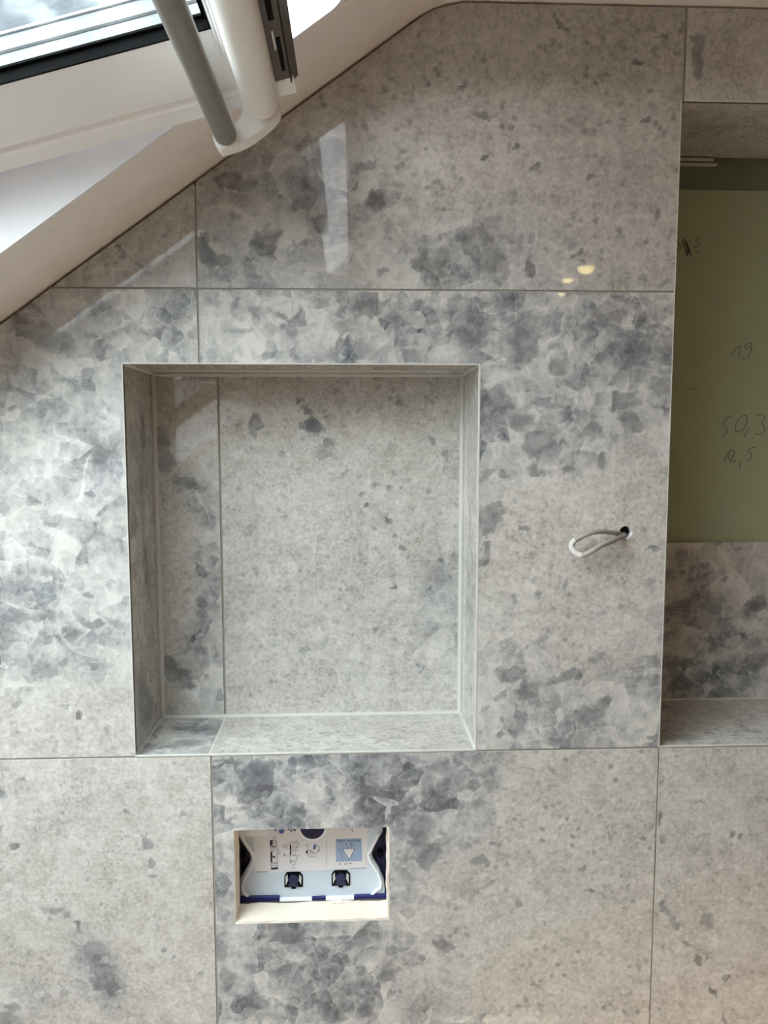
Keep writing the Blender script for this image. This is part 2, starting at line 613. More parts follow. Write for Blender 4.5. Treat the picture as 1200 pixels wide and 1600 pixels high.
def pattern_for(P, base, marks, depth):
    """P: n x 2 wall coordinates (x, z). marks are given where the photograph shows them, in its pixels, and become metres here:
    ('c'|'d'|'w', u, v, ru, rv, turn, amount) soft ellipses; ('f', amount, (u, v), ...) facets that fade from their first edge."""
    n = len(P)
    out = np.zeros((n, 4), np.float32)
    out[:, 0] = base
    sc = px_scale(depth)
    P0 = P
    if len(marks):
        W = np.stack([value_noise(P, 55, 1) * 0.016 + value_noise(P, 160, 2) * 0.007, value_noise(P, 55, 3) * 0.016 + value_noise(P, 160, 4) * 0.007], 1)
        P = P + W * 0.8
        P = P * 0.35 + grains(P, 0.0085, 5) * 0.65
    for mk in marks:
        if mk[0] == 'f':
            amt = mk[1]
            poly = [at(u, v, depth) for u, v in mk[2:]]
            poly = np.array([(p.x, p.z) for p in poly])
            Q = P0 + W * 0.12
            inside = np.zeros(n, bool)
            j = len(poly) - 1
            for i in range(len(poly)):
                a, b = poly[i], poly[j]
                cond = (a[1] > Q[:, 1]) != (b[1] > Q[:, 1])
                xx = (b[0] - a[0]) * (Q[:, 1] - a[1]) / ((b[1] - a[1]) or 1e-9) + a[0]
                inside ^= cond & (Q[:, 0] < xx)
                j = i
            e = poly[1] - poly[0]
            nn = np.array((-e[1], e[0])) / (np.linalg.norm(e) + 1e-9)
            ds = (Q - poly[0]) @ nn
            far = ((poly - poly[0]) @ nn)
            ext = far[np.argmax(np.abs(far))]
            f = 1 - 0.75 * np.clip(ds / ext, 0, 1)
            out[:, 2] = np.where(inside, np.maximum(out[:, 2], amt * f), out[:, 2])
            continue
        kind, u, v, ru, rv, turn, amt = mk
        c = at(u, v, depth)
        dx, dz = P[:, 0] - c.x, P[:, 1] - c.z
        ct, st = math.cos(turn), math.sin(turn)
        a = (dx * ct - dz * st) / (ru * sc)
        b = (dx * st + dz * ct) / (rv * sc)
        f = amt * (smoothstep(1.45 - np.sqrt(a * a + b * b)) if kind == 'd' else smoothstep(1.25 - 0.75 * np.sqrt(a * a + b * b)))
        ch = {'c': 0, 'd': 1, 'w': 3}[kind]
        if amt < 0:
            out[:, ch] += f
        elif kind == 'd':
            out[:, ch] = np.maximum(out[:, ch], f)
        else:
            out[:, ch] += f
    out[:, 0] = np.clip(out[:, 0], 0, 1)
    out[:, 3] = np.clip(out[:, 3], -1, 1)
    return out


def lines(a, b, step, extra=()):
    n = max(1, int(round((b - a) / step)))
    L = list(np.linspace(a, b, n + 1))
    for e in extra:
        if a + 1e-6 < e < b - 1e-6:
            i = int(np.argmin([abs(x - e) for x in L]))
            if 0 < i < len(L) - 1 and abs(L[i] - e) < step * 0.6:
                L[i] = e
            else:
                L.append(e)
    return sorted(set(L))


TILE_N = [0]


def tile(parent, s0, s1, t0, t1, base=0.0, marks=(), depth=0.0, step=0.004, cut=None, clip=None, circle=None, frame=None, thick=0.008, name='tile', label=None, tone=1.0):
    """A porcelain tile in the plane frame = (origin, U, V, N): its face is a fine grid that carries the print's pattern,
    its edges are the tile's real thickness. cut = (s0, s1, t0, t1) is sawn out; clip = list of (point, normal) planes."""
    if frame is None:
        frame = (Vector((0, depth, 0)), Vector((1, 0, 0)), Vector((0, 0, 1)), Vector((0, -1, 0)))
    O, U, V, N = frame
    ex_s = list(cut[:2]) if cut else []
    ex_t = list(cut[2:]) if cut else []
    if circle:
        cs, ct_, cr = circle
        ex_s += list(np.linspace(cs - cr * 2, cs + cr * 2, 17))
        ex_t += list(np.linspace(ct_ - cr * 2, ct_ + cr * 2, 17))
    LS = lines(s0, s1, step, ex_s) if not circle else sorted(set([x for x in lines(s0, s1, step, cut[:2] if cut else ()) if abs(x - cs) > cr * 2.02] + ex_s[-17:]))
    LT = lines(t0, t1, step, ex_t) if not circle else sorted(set([x for x in lines(t0, t1, step, cut[2:] if cut else ()) if abs(x - ct_) > cr * 2.02] + ex_t[-17:]))
    bm = bmesh.new()
    g = {}
    def vert(i, j):
        if (i, j) not in g:
            g[i, j] = bm.verts.new((LS[i], LT[j], 0))
        return g[i, j]
    for i in range(len(LS) - 1):
        mi = (LS[i] + LS[i + 1]) / 2
        for j in range(len(LT) - 1):
            mj = (LT[j] + LT[j + 1]) / 2
            if cut and cut[0] < mi < cut[1] and cut[2] < mj < cut[3]: continue
            if circle and (mi - cs) ** 2 + (mj - ct_) ** 2 < cr * cr: continue
            bm.faces.new((vert(i, j), vert(i + 1, j), vert(i + 1, j + 1), vert(i, j + 1)))
    if circle:
        for v in bm.verts:
            if v.is_boundary:
                r = math.hypot(v.co.x - cs, v.co.y - ct_)
                if r < cr * 1.6:
                    v.co.x = cs + (v.co.x - cs) * cr / r
                    v.co.y = ct_ + (v.co.y - ct_) * cr / r
    for p, nrm in (clip or ()):
        bmesh.ops.bisect_plane(bm, geom=bm.verts[:] + bm.edges[:] + bm.faces[:], plane_co=(p[0], p[1], 0), plane_no=(nrm[0], nrm[1], 0), clear_outer=True)
    edges = [e for e in bm.edges if e.is_boundary]
    r = bmesh.ops.extrude_edge_only(bm, edges=edges)
    for v in r['geom']:
        if isinstance(v, bmesh.types.BMVert): v.co.z = -thick
    side = [f for f in r['geom'] if isinstance(f, bmesh.types.BMFace)]
    for f in bm.faces: f.material_index = 0
    for f in side: f.material_index = 1
    me = bpy.data.meshes.new(name)
    bm.to_mesh(me)
    bm.free()
    n = len(me.vertices)
    co = np.empty(n * 3, np.float32)
    me.vertices.foreach_get('co', co)
    co = co.reshape(-1, 3)
    pat = pattern_for(co[:, :2].astype(np.float64), base, marks, depth)
    M = np.array([list(U), list(V), list(N)], np.float32)
    me.vertices.foreach_set('co', (co @ M + np.array(list(O), np.float32)).ravel())
    a = me.attributes.new('pattern', 'FLOAT_COLOR', 'POINT')
    a.data.foreach_set('color', pat.ravel())
    me.materials.append(STONE)
    me.materials.append(BODY)
    me.update()
    o = link(name, me, None, parent)
    TILE_N[0] += 1
    o['seed'] = float(TILE_N[0]) * 1.0
    o['tone'] = float(tone)
    if label: o['label'] = label
    return o


# ------------------------------------------------------------------ wall_back: the masonry behind the tiles, with its openings
NX0, NX1, NZ0, NZ1, ND = -0.0950, 0.3526, 0.0, 0.5070, 0.1392      # the niche
RX0, RX1, RZ0, RZ1, RD, RB = 0.6000, 1.1030, 0.0011, 0.8315, 0.1902, 0.2521   # the big recess; RB: top of its tiled band
OX0, OX1, OZ0, OZ1 = 0.0296, 0.2373, -0.2351, -0.1033              # the service opening
HX, HZ, HR = 0.5464, 0.2914, 0.0086                                # the cable hole
T = 0.008
xs = sorted({XL - 0.1, NX0 - T, NX1 + T, RX0 - T, RX1 + T, OX0, OX1, HX - 0.012, HX + 0.012, XR + 0.1})
zs = sorted({FLOOR, OZ0, OZ1, NZ0 - T, NZ1 + T, RZ0 - T, RZ1 + T, HZ - 0.012, HZ + 0.012, CEIL + 0.1})
bm = bmesh.new()
for i in range(len(xs) - 1):
    for j in range(len(zs) - 1):
        x, z = (xs[i] + xs[i + 1]) / 2, (zs[j] + zs[j + 1]) / 2
        y0 = T
        if NX0 - T < x < NX1 + T and NZ0 - T < z < NZ1 + T: y0 = ND + T
        if RX0 - T < x < RX1 + T and RZ0 - T < z < RZ1 + T: y0 = RD + 0.0125
        if OX0 < x < OX1 and OZ0 < z < OZ1: y0 = 0.14
        if abs(x - HX) < 0.012 and abs(z - HZ) < 0.012: y0 = 0.12
        box(bm, (xs[i], y0, zs[j]), (xs[i + 1], 0.30, zs[j + 1]))
bmesh.ops.remove_doubles(bm, verts=bm.verts, dist=1e-6)
wall = structure(obj('wall_back', bm, GROUTD))
wall['label'] = 'tiled bathroom wall with a shelf niche, a deep right recess and a service opening'

G = 0.0026          # joint width
H = 0.5987
VX = 0.0            # the upper vertical joint
VL = 0.0033         # the lower one
TOP = CEIL - 0.003
slope_clip = [((0.0, slope_z(0) - 0.0045), (-SM, 1.0))]
for a, b in zip([FIL[0]] + FIL[1:-1], FIL[1:]):
    dx, dz = b[0] - a[0], b[1] - a[1]
    slope_clip.append(((a[0], a[1] - 0.003), (-dz, dx)))

MARK = {}
exec_marks = None
MARK['upper_left'] = [('c', 190, 440, 90, 40, 0, .25), ('d', 187, 393, 11, 9, 0, .75), ('d', 218, 373, 6, 7, 0, .6), ('d', 218, 430, 9, 7, 0, .65),
    ('d', 178, 411, 6, 6, 0, .65), ('d', 239, 354, 5, 5, 0, .6), ('d', 139, 427, 6, 5, 0, .55), ('d', 212, 420, 5, 4, 0, .6), ('d', 200, 378, 5, 4, 0, .7),
    ('d', 236, 410, 6, 4, 0, .5), ('d', 262, 398, 5, 4, 0, .5), ('d', 172, 425, 6, 4, 0, .5), ('d', 262, 365, 6, 5, 0, .5)]
MARK['upper_middle'] = [('c', 440, 350, 200, 120, .2, .55), ('c', 360, 420, 90, 70, 0, .35), ('c', 745, 400, 110, 75, -.2, .75), ('c', 540, 260, 90, 70, 0, .3),
    ('c', 850, 445, 90, 30, 0, .5), ('d', 360, 283, 24, 11, .2, .85), ('d', 388, 293, 12, 9, 0, .8), ('f', .9, (430, 303), (440, 302), (452, 311), (436, 313)),
    ('d', 463, 317, 15, 14, 0, .85), ('d', 410, 380, 26, 26, 0, .9), ('f', .75, (318, 372), (337, 396), (336, 412), (309, 414), (308, 372)), ('d', 322, 392, 13, 22, 0, .7), ('d', 397, 358, 10, 8, 0, .7), ('d', 495, 350, 11, 14, 0, .8),
    ('d', 513, 240, 30, 26, 0, .78), ('d', 493, 256, 9, 8, 0, .85), ('f', .8, (455, 221), (472, 229), (466, 241)), ('d', 563, 257, 22, 13, 0, .75), ('d', 548, 288, 8, 9, 0, .7),
    ('d', 590, 313, 11, 10, 0, .85), ('d', 610, 316, 7, 5, 0, .7), ('d', 663, 403, 18, 26, 0, .75), ('d', 655, 412, 8, 10, 0, .85), ('d', 668, 441, 7, 5, 0, .8), ('d', 597, 423, 14, 10, 0, .6),
    ('d', 552, 408, 8, 9, 0, .6), ('d', 518, 348, 12, 5, 0, .6), ('d', 343, 412, 22, 10, -.3, .65), ('d', 370, 337, 11, 10, 0, .6), ('d', 420, 400, 14, 10, 0, .7), ('d', 388, 405, 6, 5, 0, .7), ('d', 455, 380, 4, 4, 0, .8),
    ('d', 745, 373, 34, 26, .3, .65), ('d', 693, 392, 18, 16, 0, .6), ('d', 827, 425, 11, 17, 0, .8), ('d', 788, 437, 9, 12, 0, .8), ('d', 770, 408, 34, 18, 0, .6), ('d', 734, 396, 8, 9, 0, .7), ('d', 683, 410, 12, 20, 0, .7),
    ('d', 880, 39, 15, 5, .35, .8), ('d', 862, 22, 8, 4, .6, .6), ('d', 953, 188, 11, 5, 0, .8), ('d', 1009, 186, 9, 5, 0, .8), ('d', 978, 183, 9, 4, -.2, .65), ('d', 996, 95, 13, 3, .3, .75), ('d', 970, 89, 9, 3, .2, .6),
    ('d', 897, 77, 4, 3, 0, .75), ('d', 760, 186, 10, 8, -.3, .75), ('d', 727, 134, 4, 4, 0, .7), ('d', 761, 247, 4, 5, 0, .7), ('d', 845, 199, 6, 4, 0, .6), ('d', 929, 277, 7, 3, .6, .7), ('d', 940, 285, 4, 3, 0, .6), ('d', 1035, 54, 5, 6, 0, .7), ('d', 1025, 75, 4, 10, .3, .5),
    ('d', 890, 300, 9, 7, 0, .6), ('d', 892, 335, 6, 5, 0, .7), ('d', 1048, 370, 6, 9, 0, .7), ('d', 1022, 333, 6, 6, 0, .7), ('d', 1018, 350, 5, 5, 0, .6), ('d', 905, 394, 8, 8, 0, .75), ('d', 888, 381, 18, 8, .2, .55), ('d', 834, 266, 3, 5, 0, .75), ('d', 803, 222, 5, 5, .5, .7), ('d', 983, 427, 9, 5, 0, .7), ('d', 972, 372, 6, 10, 0, .6), ('d', 1040, 442, 16, 10, 0, .6), ('d', 1005, 440, 9, 7, 0, .6), ('d', 690, 110, 6, 6, 0, .6), ('d', 692, 94, 5, 6, 0, .7),
    ('d', 613, 118, 7, 7, 0, .8), ('d', 545, 132, 5, 5, 0, .7), ('d', 600, 92, 30, 14, 0, .4), ('d', 605, 138, 5, 6, 0, .6), ('d', 667, 226, 5, 6, 0, .75), ('d', 630, 213, 4, 9, -.5, .65), ('d', 697, 257, 8, 7, 0, .55), ('d', 724, 134, 3, 3, 0, .6), ('d', 585, 170, 14, 6, .5, .5), ('d', 640, 250, 12, 8, 0, .4), ('d', 820, 155, 6, 5, 0, .5), ('d', 1005, 205, 14, 3, 0, .4)]
MARK['strip_right'] = [('d', 1092, 90, 11, 36, .1, .95), ('d', 1085, 60, 6, 16, .2, .7), ('c', 1150, 70, 60, 60, 0, .25), ('d', 1135, 45, 9, 7, 0, .5), ('d', 1150, 100, 6, 6, 0, .4)]
MARK['left'] = [('w', 100, 960, 190, 220, 0, .10), ('w', 120, 800, 170, 190, 0, .05), ('c', 100, 1120, 170, 75, 0, -.55), ('c', 60, 1150, 200, 40, 0, -.4), 
    ('d', 155, 550, 17, 18, 0, .7), ('f', .65, (127, 577), (150, 574), (138, 605), (127, 604)), ('d', 82, 535, 38, 22, .2, .65), ('d', 40, 512, 32, 24, .3, .75), ('d', 20, 545, 25, 20, 0, .5), ('f', .5, (95, 690), (109, 692), (107, 710), (90, 714)), ('f', .35, (112, 692), (126, 700), (121, 718), (108, 716)),
    ('d', 155, 655, 9, 7, 0, .5), ('f', .42, (160, 705), (188, 700), (180, 735), (165, 750), (150, 735)), ('d', 142, 775, 9, 7, 0, .75), ('d', 157, 795, 5, 5, 0, .8), ('d', 87, 630, 20, 16, 0, .45), ('d', 108, 633, 6, 8, 0, .6), ('d', 93, 617, 5, 4, 0, .7), ('d', 25, 642, 14, 8, 0, .6), ('d', 80, 812, 20, 14, .4, .55), ('d', 150, 835, 26, 10, -.2, .45), ('d', 52, 848, 7, 6, 0, .65), ('d', 10, 800, 9, 9, 0, .5), ('d', 60, 770, 14, 9, 0, .4), ('d', 165, 770, 14, 8, 0, .4),
    ('d', 14, 962, 36, 15, .1, .62), ('d', 62, 965, 22, 9, -.3, .75), ('d', 136, 928, 7, 7, 0, .8), ('d', 113, 990, 24, 9, .35, .75), ('f', 1.0, (82, 992), (90, 990), (108, 1012), (100, 1014)), ('d', 125, 1008, 15, 6, .4, .5), ('d', 174, 970, 13, 10, 0, .6), ('d', 195, 990, 8, 8, 0, .75), ('d', 71, 1047, 24, 18, 0, .62), ('d', 147, 1041, 13, 9, 0, .65), ('d', 187, 1038, 5, 6, 0, .65), ('d', 40, 1053, 5, 4, 0, .8), ('d', 23, 1098, 12, 9, 0, .6), ('d', 120, 1119, 7, 6, 0, .75), ('d', 66, 897, 15, 12, 0, .45), ('d', 40, 915, 11, 18, 0, .5), ('d', 147, 868, 13, 9, 0, .5), ('d', 5, 1010, 15, 12, 0, .5), ('d', 68, 1103, 6, 5, 0, .5), ('d', 167, 1118, 4, 4, 0, .5), ('d', 100, 1110, 8, 5, 0, .4), ('d', 172, 915, 9, 8, 0, .45), ('d', 110, 1085, 9, 5, 0, .35), ('d', 180, 880, 10, 7, 0, .35), ('d', 200, 1080, 3, 3, 0, .6)]
MARK['right'] = [('w', 520, 510, 230, 60, 0, .15), ('w', 690, 545, 40, 20, 0, .2), ('c', 890, 900, 190, 150, 0, -.75), ('c', 880, 800, 120, 60, 0, -.35), ('c', 1000, 760, 60, 90, 0, -.4), ('c', 960, 1090, 130, 70, 0, -.15),
    ('f', .85, (591, 456), (594, 491), (580, 499), (560, 488), (545, 468), (548, 456)), ('d', 570, 476, 20, 14, 0, .6), ('d', 466, 498, 12, 16, 0, .8), ('d', 468, 480, 8, 7, 0, .7), ('d', 440, 497, 18, 8, .4, .6), ('f', .45, (517, 477), (507, 463), (490, 465), (490, 482), (512, 486)), ('d', 330, 466, 20, 12, 0, .5), ('d', 335, 550, 18, 14, 0, .35), ('f', .4, (360, 512), (396, 515), (390, 522), (345, 518), (345, 500), (375, 488)), ('f', .55, (555, 528), (548, 562), (595, 562), (590, 532)), ('d', 540, 510, 20, 12, 0, .5), ('f', .5, (700, 470), (720, 460), (750, 480), (745, 500), (700, 492)), ('f', .7, (625, 545), (632, 566), (680, 566), (665, 546)), ('d', 465, 550, 9, 16, 0, .6), ('d', 510, 556, 34, 12, 0, .5), ('d', 532, 533, 6, 14, .3, .7), ('d', 412, 558, 12, 6, 0, .6), ('d', 370, 556, 9, 6, 0, .5), ('d', 603, 480, 8, 20, .2, .55), ('d', 625, 465, 12, 8, 0, .5), ('d', 700, 510, 10, 18, .1, .5), ('f', .5, (600, 500), (660, 512), (690, 500), (640, 488), (612, 486)),
    ('d', 737, 520, 36, 34, 0, .72), ('d', 720, 500, 20, 14, 0, .5), ('d', 756, 560, 22, 10, 0, .7), ('d', 813, 535, 27, 46, .05, .75), ('d', 788, 468, 14, 12, 0, .6), ('d', 752, 472, 14, 14, 0, .7), ('d', 873, 570, 17, 14, .3, .65), ('d', 866, 540, 22, 6, -.5, .55), ('d', 884, 520, 4, 14, .5, .6),
    ('f', .5, (905, 515), (947, 467), (975, 480), (925, 520)), ('f', .75, (927, 560), (960, 532), (975, 548), (935, 566)), ('f', .6, (945, 605), (1012, 520), (1040, 540), (975, 606)), ('f', .55, (910, 585), (925, 562), (945, 570), (925, 600), (905, 606)), ('d', 960, 495, 28, 20, -.5, .6), ('d', 985, 535, 22, 14, -.7, .65), ('f', .7, (895, 456), (950, 456), (928, 466), (905, 464)), ('f', .8, (950, 457), (1000, 474), (985, 480), (962, 470)), ('d', 1005, 505, 12, 6, -.6, .75), ('f', .45, (1030, 520), (1060, 530), (1050, 575), (1036, 570), (1028, 545)), ('d', 1041, 557, 8, 16, 0, .7), ('d', 1030, 600, 16, 14, 0, .6),
    ('f', .9, (956, 611), (956, 643), (985, 637), (1008, 630), (985, 612)), ('f', .6, (930, 613), (930, 632), (953, 632), (953, 611)), ('f', .9, (888, 632), (896, 655), (886, 671), (876, 658), (876, 643)), ('f', .6, (912, 640), (935, 650), (905, 685), (890, 668)), ('d', 928, 672, 16, 14, 0, .7), ('d', 775, 632, 34, 26, .1, .85), ('d', 755, 660, 18, 14, 0, .7), ('d', 815, 655, 20, 18, 0, .7), ('d', 848, 690, 30, 30, 0, .88), ('d', 981, 656, 24, 15, .2, .7), ('f', .9, (1034, 632), (1046, 636), (1046, 660), (1038, 652)), ('d', 940, 720, 16, 14, 0, .7), ('d', 898, 734, 16, 9, 0, .65), ('d', 838, 735, 26, 10, .1, .65), ('d', 784, 745, 12, 8, .5, .8), ('d', 757, 745, 8, 14, 0, .6), ('d', 800, 700, 14, 10, 0, .4),
    ('w', 850, 575, 28, 40, 0, .3), ('w', 868, 640, 10, 20, 0, .5), ('w', 810, 765, 60, 14, .2, .45), ('w', 790, 590, 40, 12, .3, .2),
    ('d', 766, 812, 20, 27, 0, .8), ('d', 786, 796, 10, 9, 0, .75), ('d', 763, 860, 10, 22, 0, .75), ('d', 757, 881, 9, 6, 0, .85), ('d', 817, 828, 9, 5, 0, .7), ('f', .8, (832, 924), (847, 926), (844, 935), (836, 932)), ('d', 883, 908, 7, 9, 0, .55), ('d', 799, 1052, 24, 14, 0, .8), ('d', 820, 1080, 13, 20, .2, .8), ('d', 895, 1056, 24, 13, -.3, .75), ('d', 847, 1004, 16, 9, 0, .6), ('d', 868, 1064, 12, 7, 0, .7), ('d', 922, 1112, 28, 18, 0, .75), ('d', 915, 1126, 10, 6, 0, .8), ('d', 949, 1098, 9, 13, 0, .65), ('f', .6, (982, 1043), (1008, 1040), (1006, 1050), (990, 1050)), ('f', .6, (1008, 1025), (1028, 1022), (1026, 1040), (1012, 1044)), ('d', 781, 1143, 20, 8, -.1, .75), ('d', 868, 1157, 20, 10, 0, .65), ('f', .9, (1028, 1148), (1008, 1150), (1029, 1168)), ('d', 1024, 858, 15, 4, -.3, .85), ('d', 1022, 915, 13, 26, 0, .45), ('d', 883, 962, 8, 8, 0, .6), ('d', 934, 1028, 20, 9, 0, .6), ('d', 776, 955, 4, 4, 0, .7), ('d', 833, 880, 5, 4, 0, .6), ('d', 981, 914, 5, 4, 0, .6), ('d', 1000, 1000, 30, 14, 0, .3), ('d', 950, 1050, 20, 16, 0, .4), ('d', 802, 938, 6, 8, 0, .55), ('d', 763, 1110, 8, 10, 0, .5), ('d', 860, 800, 10, 6, 0, .4), ('d', 981, 870, 8, 6, 0, .4), ('w', 890, 1035, 5, 20, .4, .5), ('w', 780, 1110, 14, 12, 0, .4)]
MARK['lower_left'] = [('d', 29, 1222, 8, 7, 0, .6), ('d', 3, 1240, 10, 12, 0, .75), ('d', 18, 1320, 6, 8, 0, .7), ('d', 52, 1338, 5, 4, 0, .7), ('d', 3, 1300, 6, 10, 0, .65), ('d', 228, 1318, 10, 10, 0, .7), ('d', 236, 1345, 7, 15, -.2, .6), ('d', 224, 1362, 5, 4, 0, .6), ('d', 240, 1370, 6, 4, 0, .6), ('d', 196, 1273, 6, 6, 0, .6), ('d', 290, 1276, 8, 8, 0, .5), ('d', 135, 1370, 5, 6, 0, .6), ('d', 85, 1420, 26, 10, .1, .55), ('d', 80, 1435, 10, 8, 0, .5), ('d', 108, 1433, 12, 10, .4, .6), ('f', 1.0, (117, 1440), (124, 1440), (127, 1460), (119, 1461)), ('d', 146, 1490, 18, 24, .35, .85), ('d', 160, 1518, 18, 18, .3, .85), ('d', 175, 1545, 17, 20, .2, .8), ('d', 155, 1535, 14, 14, 0, .7), ('d', 185, 1575, 9, 10, 0, .6), ('d', 172, 1590, 12, 9, 0, .5), ('c', 155, 1515, 40, 75, -.35, .7), ('d', 256, 1485, 9, 6, -.2, .7), ('d', 278, 1502, 5, 4, 0, .6), ('d', 313, 1516, 5, 7, .3, .65), ('d', 317, 1393, 5, 5, 0, .65), ('d', 330, 1415, 6, 9, 0, .6), ('d', 20, 1575, 14, 12, .2, .65), ('d', 100, 1555, 12, 10, 0, .5), ('d', 245, 1450, 6, 5, 0, .5), ('d', 78, 1516, 5, 5, 0, .5), ('d', 262, 1400, 10, 8, 0, .4), ('d', 220, 1390, 9, 6, 0, .4), ('c', 30, 1560, 70, 50, 0, .35), ('d', 60, 1545, 6, 6, 0, .45), ('d', 35, 1405, 6, 4, 0, .45), ('d', 15, 1595, 30, 14, 0, .6)]
MARK['lower_middle'] = [('w', 560, 1400, 300, 260, 0, -.25), ('w', 540, 1225, 240, 70, 0, -.3), ('w', 470, 1440, 160, 200, 0, -.12), ('c', 720, 1470, 130, 150, 0, -.38), ('c', 690, 1400, 90, 90, 0, -.2), ('c', 1000, 1400, 215, 330, 0, -1.1), ('c', 860, 1480, 100, 200, 0, -.5), ('c', 840, 1250, 70, 130, 0, -.4), ('w', 450, 1250, 130, 60, 0, .1),
    ('f', .8, (430, 1190), (428, 1235), (380, 1225), (368, 1205), (400, 1186)), ('d', 400, 1208, 26, 24, 0, .7), ('f', .7, (333, 1186), (362, 1188), (358, 1198), (333, 1192)), ('d', 389, 1240, 20, 22, 0, .7), ('f', .55, (455, 1180), (488, 1180), (485, 1195), (455, 1198)), ('d', 440, 1222, 7, 8, 0, .6), ('d', 560, 1192, 22, 14, 0, .6), ('d', 590, 1184, 16, 8, 0, .75), ('d', 626, 1222, 13, 9, 0, .85), ('d', 614, 1222, 4, 8, 0, .8), ('f', .6, (682, 1232), (702, 1228), (700, 1210), (680, 1216)), ('f', .5, (655, 1200), (690, 1190), (700, 1206), (680, 1214), (678, 1246), (656, 1246)), ('f', .6, (712, 1240), (730, 1234), (726, 1215), (706, 1218)), ('d', 664, 1190, 14, 8, 0, .5), ('d', 350, 1283, 16, 10, -.4, .55), ('d', 425, 1284, 18, 12, -.2, .5), ('d', 490, 1282, 14, 10, 0, .55), ('d', 345, 1240, 14, 16, 0, .45), ('d', 595, 1286, 14, 8, 0, .65),
    ('f', .55, (640, 1316), (660, 1294), (690, 1340), (664, 1360)), ('d', 655, 1292, 24, 18, -.4, .6), ('d', 672, 1335, 20, 26, .5, .75), ('d', 690, 1300, 10, 8, 0, .6), ('d', 750, 1348, 24, 9, -.2, .65), ('d', 778, 1318, 10, 9, 0, .7), ('d', 752, 1256, 14, 9, 0, .6), ('f', .55, (760, 1240), (772, 1240), (771, 1220), (760, 1222)), ('d', 725, 1385, 22, 20, 0, .5), ('d', 640, 1402, 18, 9, 0, .5), ('d', 745, 1395, 12, 18, .2, .5), ('d', 762, 1384, 12, 6, -.5, .5), ('d', 345, 1330, 10, 20, 0, .5), ('d', 350, 1400, 8, 16, 0, .45),
    ('f', .85, (420, 1471), (474, 1474), (474, 1448), (437, 1445)), ('d', 447, 1460, 26, 14, 0, .5), ('d', 398, 1562, 26, 22, .3, .75), ('d', 358, 1535, 22, 22, 0, .6), ('d', 345, 1485, 14, 16, 0, .55), ('d', 523, 1582, 22, 20, 0, .75), ('f', .9, (572, 1586), (566, 1572), (580, 1566), (584, 1586)), ('d', 575, 1580, 16, 20, 0, .7), ('f', .6, (593, 1535), (596, 1510), (612, 1498), (624, 1514), (618, 1528), (594, 1540)), ('d', 606, 1524, 16, 16, 0, .6), ('d', 693, 1474, 20, 15, 0, .72), ('d', 634, 1482, 9, 6, 0, .7), ('d', 580, 1522, 9, 6, 0, .7), ('d', 620, 1553, 14, 6, 0, .7), ('d', 479, 1510, 6, 6, 0, .75), ('d', 452, 1515, 20, 20, 0, .45), ('d', 515, 1555, 16, 12, 0, .5), ('d', 650, 1475, 5, 4, 0, .6), ('d', 658, 1500, 6, 6, 0, .6), ('d', 618, 1462, 10, 7, 0, .55), ('d', 635, 1510, 9, 5, 0, .5), ('d', 730, 1585, 8, 5, 0, .6), ('d', 750, 1588, 8, 6, 0, .6), ('d', 702, 1535, 6, 7, 0, .55), ('d', 670, 1560, 16, 8, 0, .4), ('w', 470, 1495, 22, 10, 0, .4), ('w', 500, 1540, 12, 40, .3, .35), ('w', 620, 1340, 14, 30, 0, .3), ('w', 670, 1380, 24, 10, -.5, .45), ('w', 430, 1580, 14, 30, .2, .3), ('d', 420, 1590, 26, 12, 0, .5), ('d', 580, 1490, 24, 12, 0, .3),
    ('w', 805, 1300, 14, 130, 0, .2), ('d', 807, 1467, 3, 3, 0, .8), ('d', 830, 1440, 8, 4, -.6, .65), ('d', 877, 1432, 9, 6, .3, .65), ('d', 812, 1412, 9, 6, 0, .6), ('d', 855, 1443, 6, 4, 0, .6), ('d', 922, 1396, 7, 9, 0, .75), ('d', 912, 1352, 9, 5, 0, .65), ('d', 907, 1300, 6, 5, 0, .65), ('d', 968, 1370, 4, 4, 0, .75), ('d', 990, 1407, 5, 4, 0, .75), ('d', 982, 1385, 3, 22, -.4, .55), ('d', 1013, 1448, 4, 7, -.4, .6), ('d', 978, 1411, 12, 4, 0, .5), ('d', 958, 1312, 5, 8, 0, .5), ('d', 877, 1291, 3, 3, 0, .6), ('d', 950, 1385, 8, 5, 0, .5), ('d', 935, 1340, 20, 12, 0, .35), ('d', 930, 1235, 20, 14, 0, .3), ('d', 990, 1315, 8, 5, 0, .5), ('d', 775, 1375, 14, 8, -.5, .6), ('d', 990, 1350, 8, 3, .3, .5)]
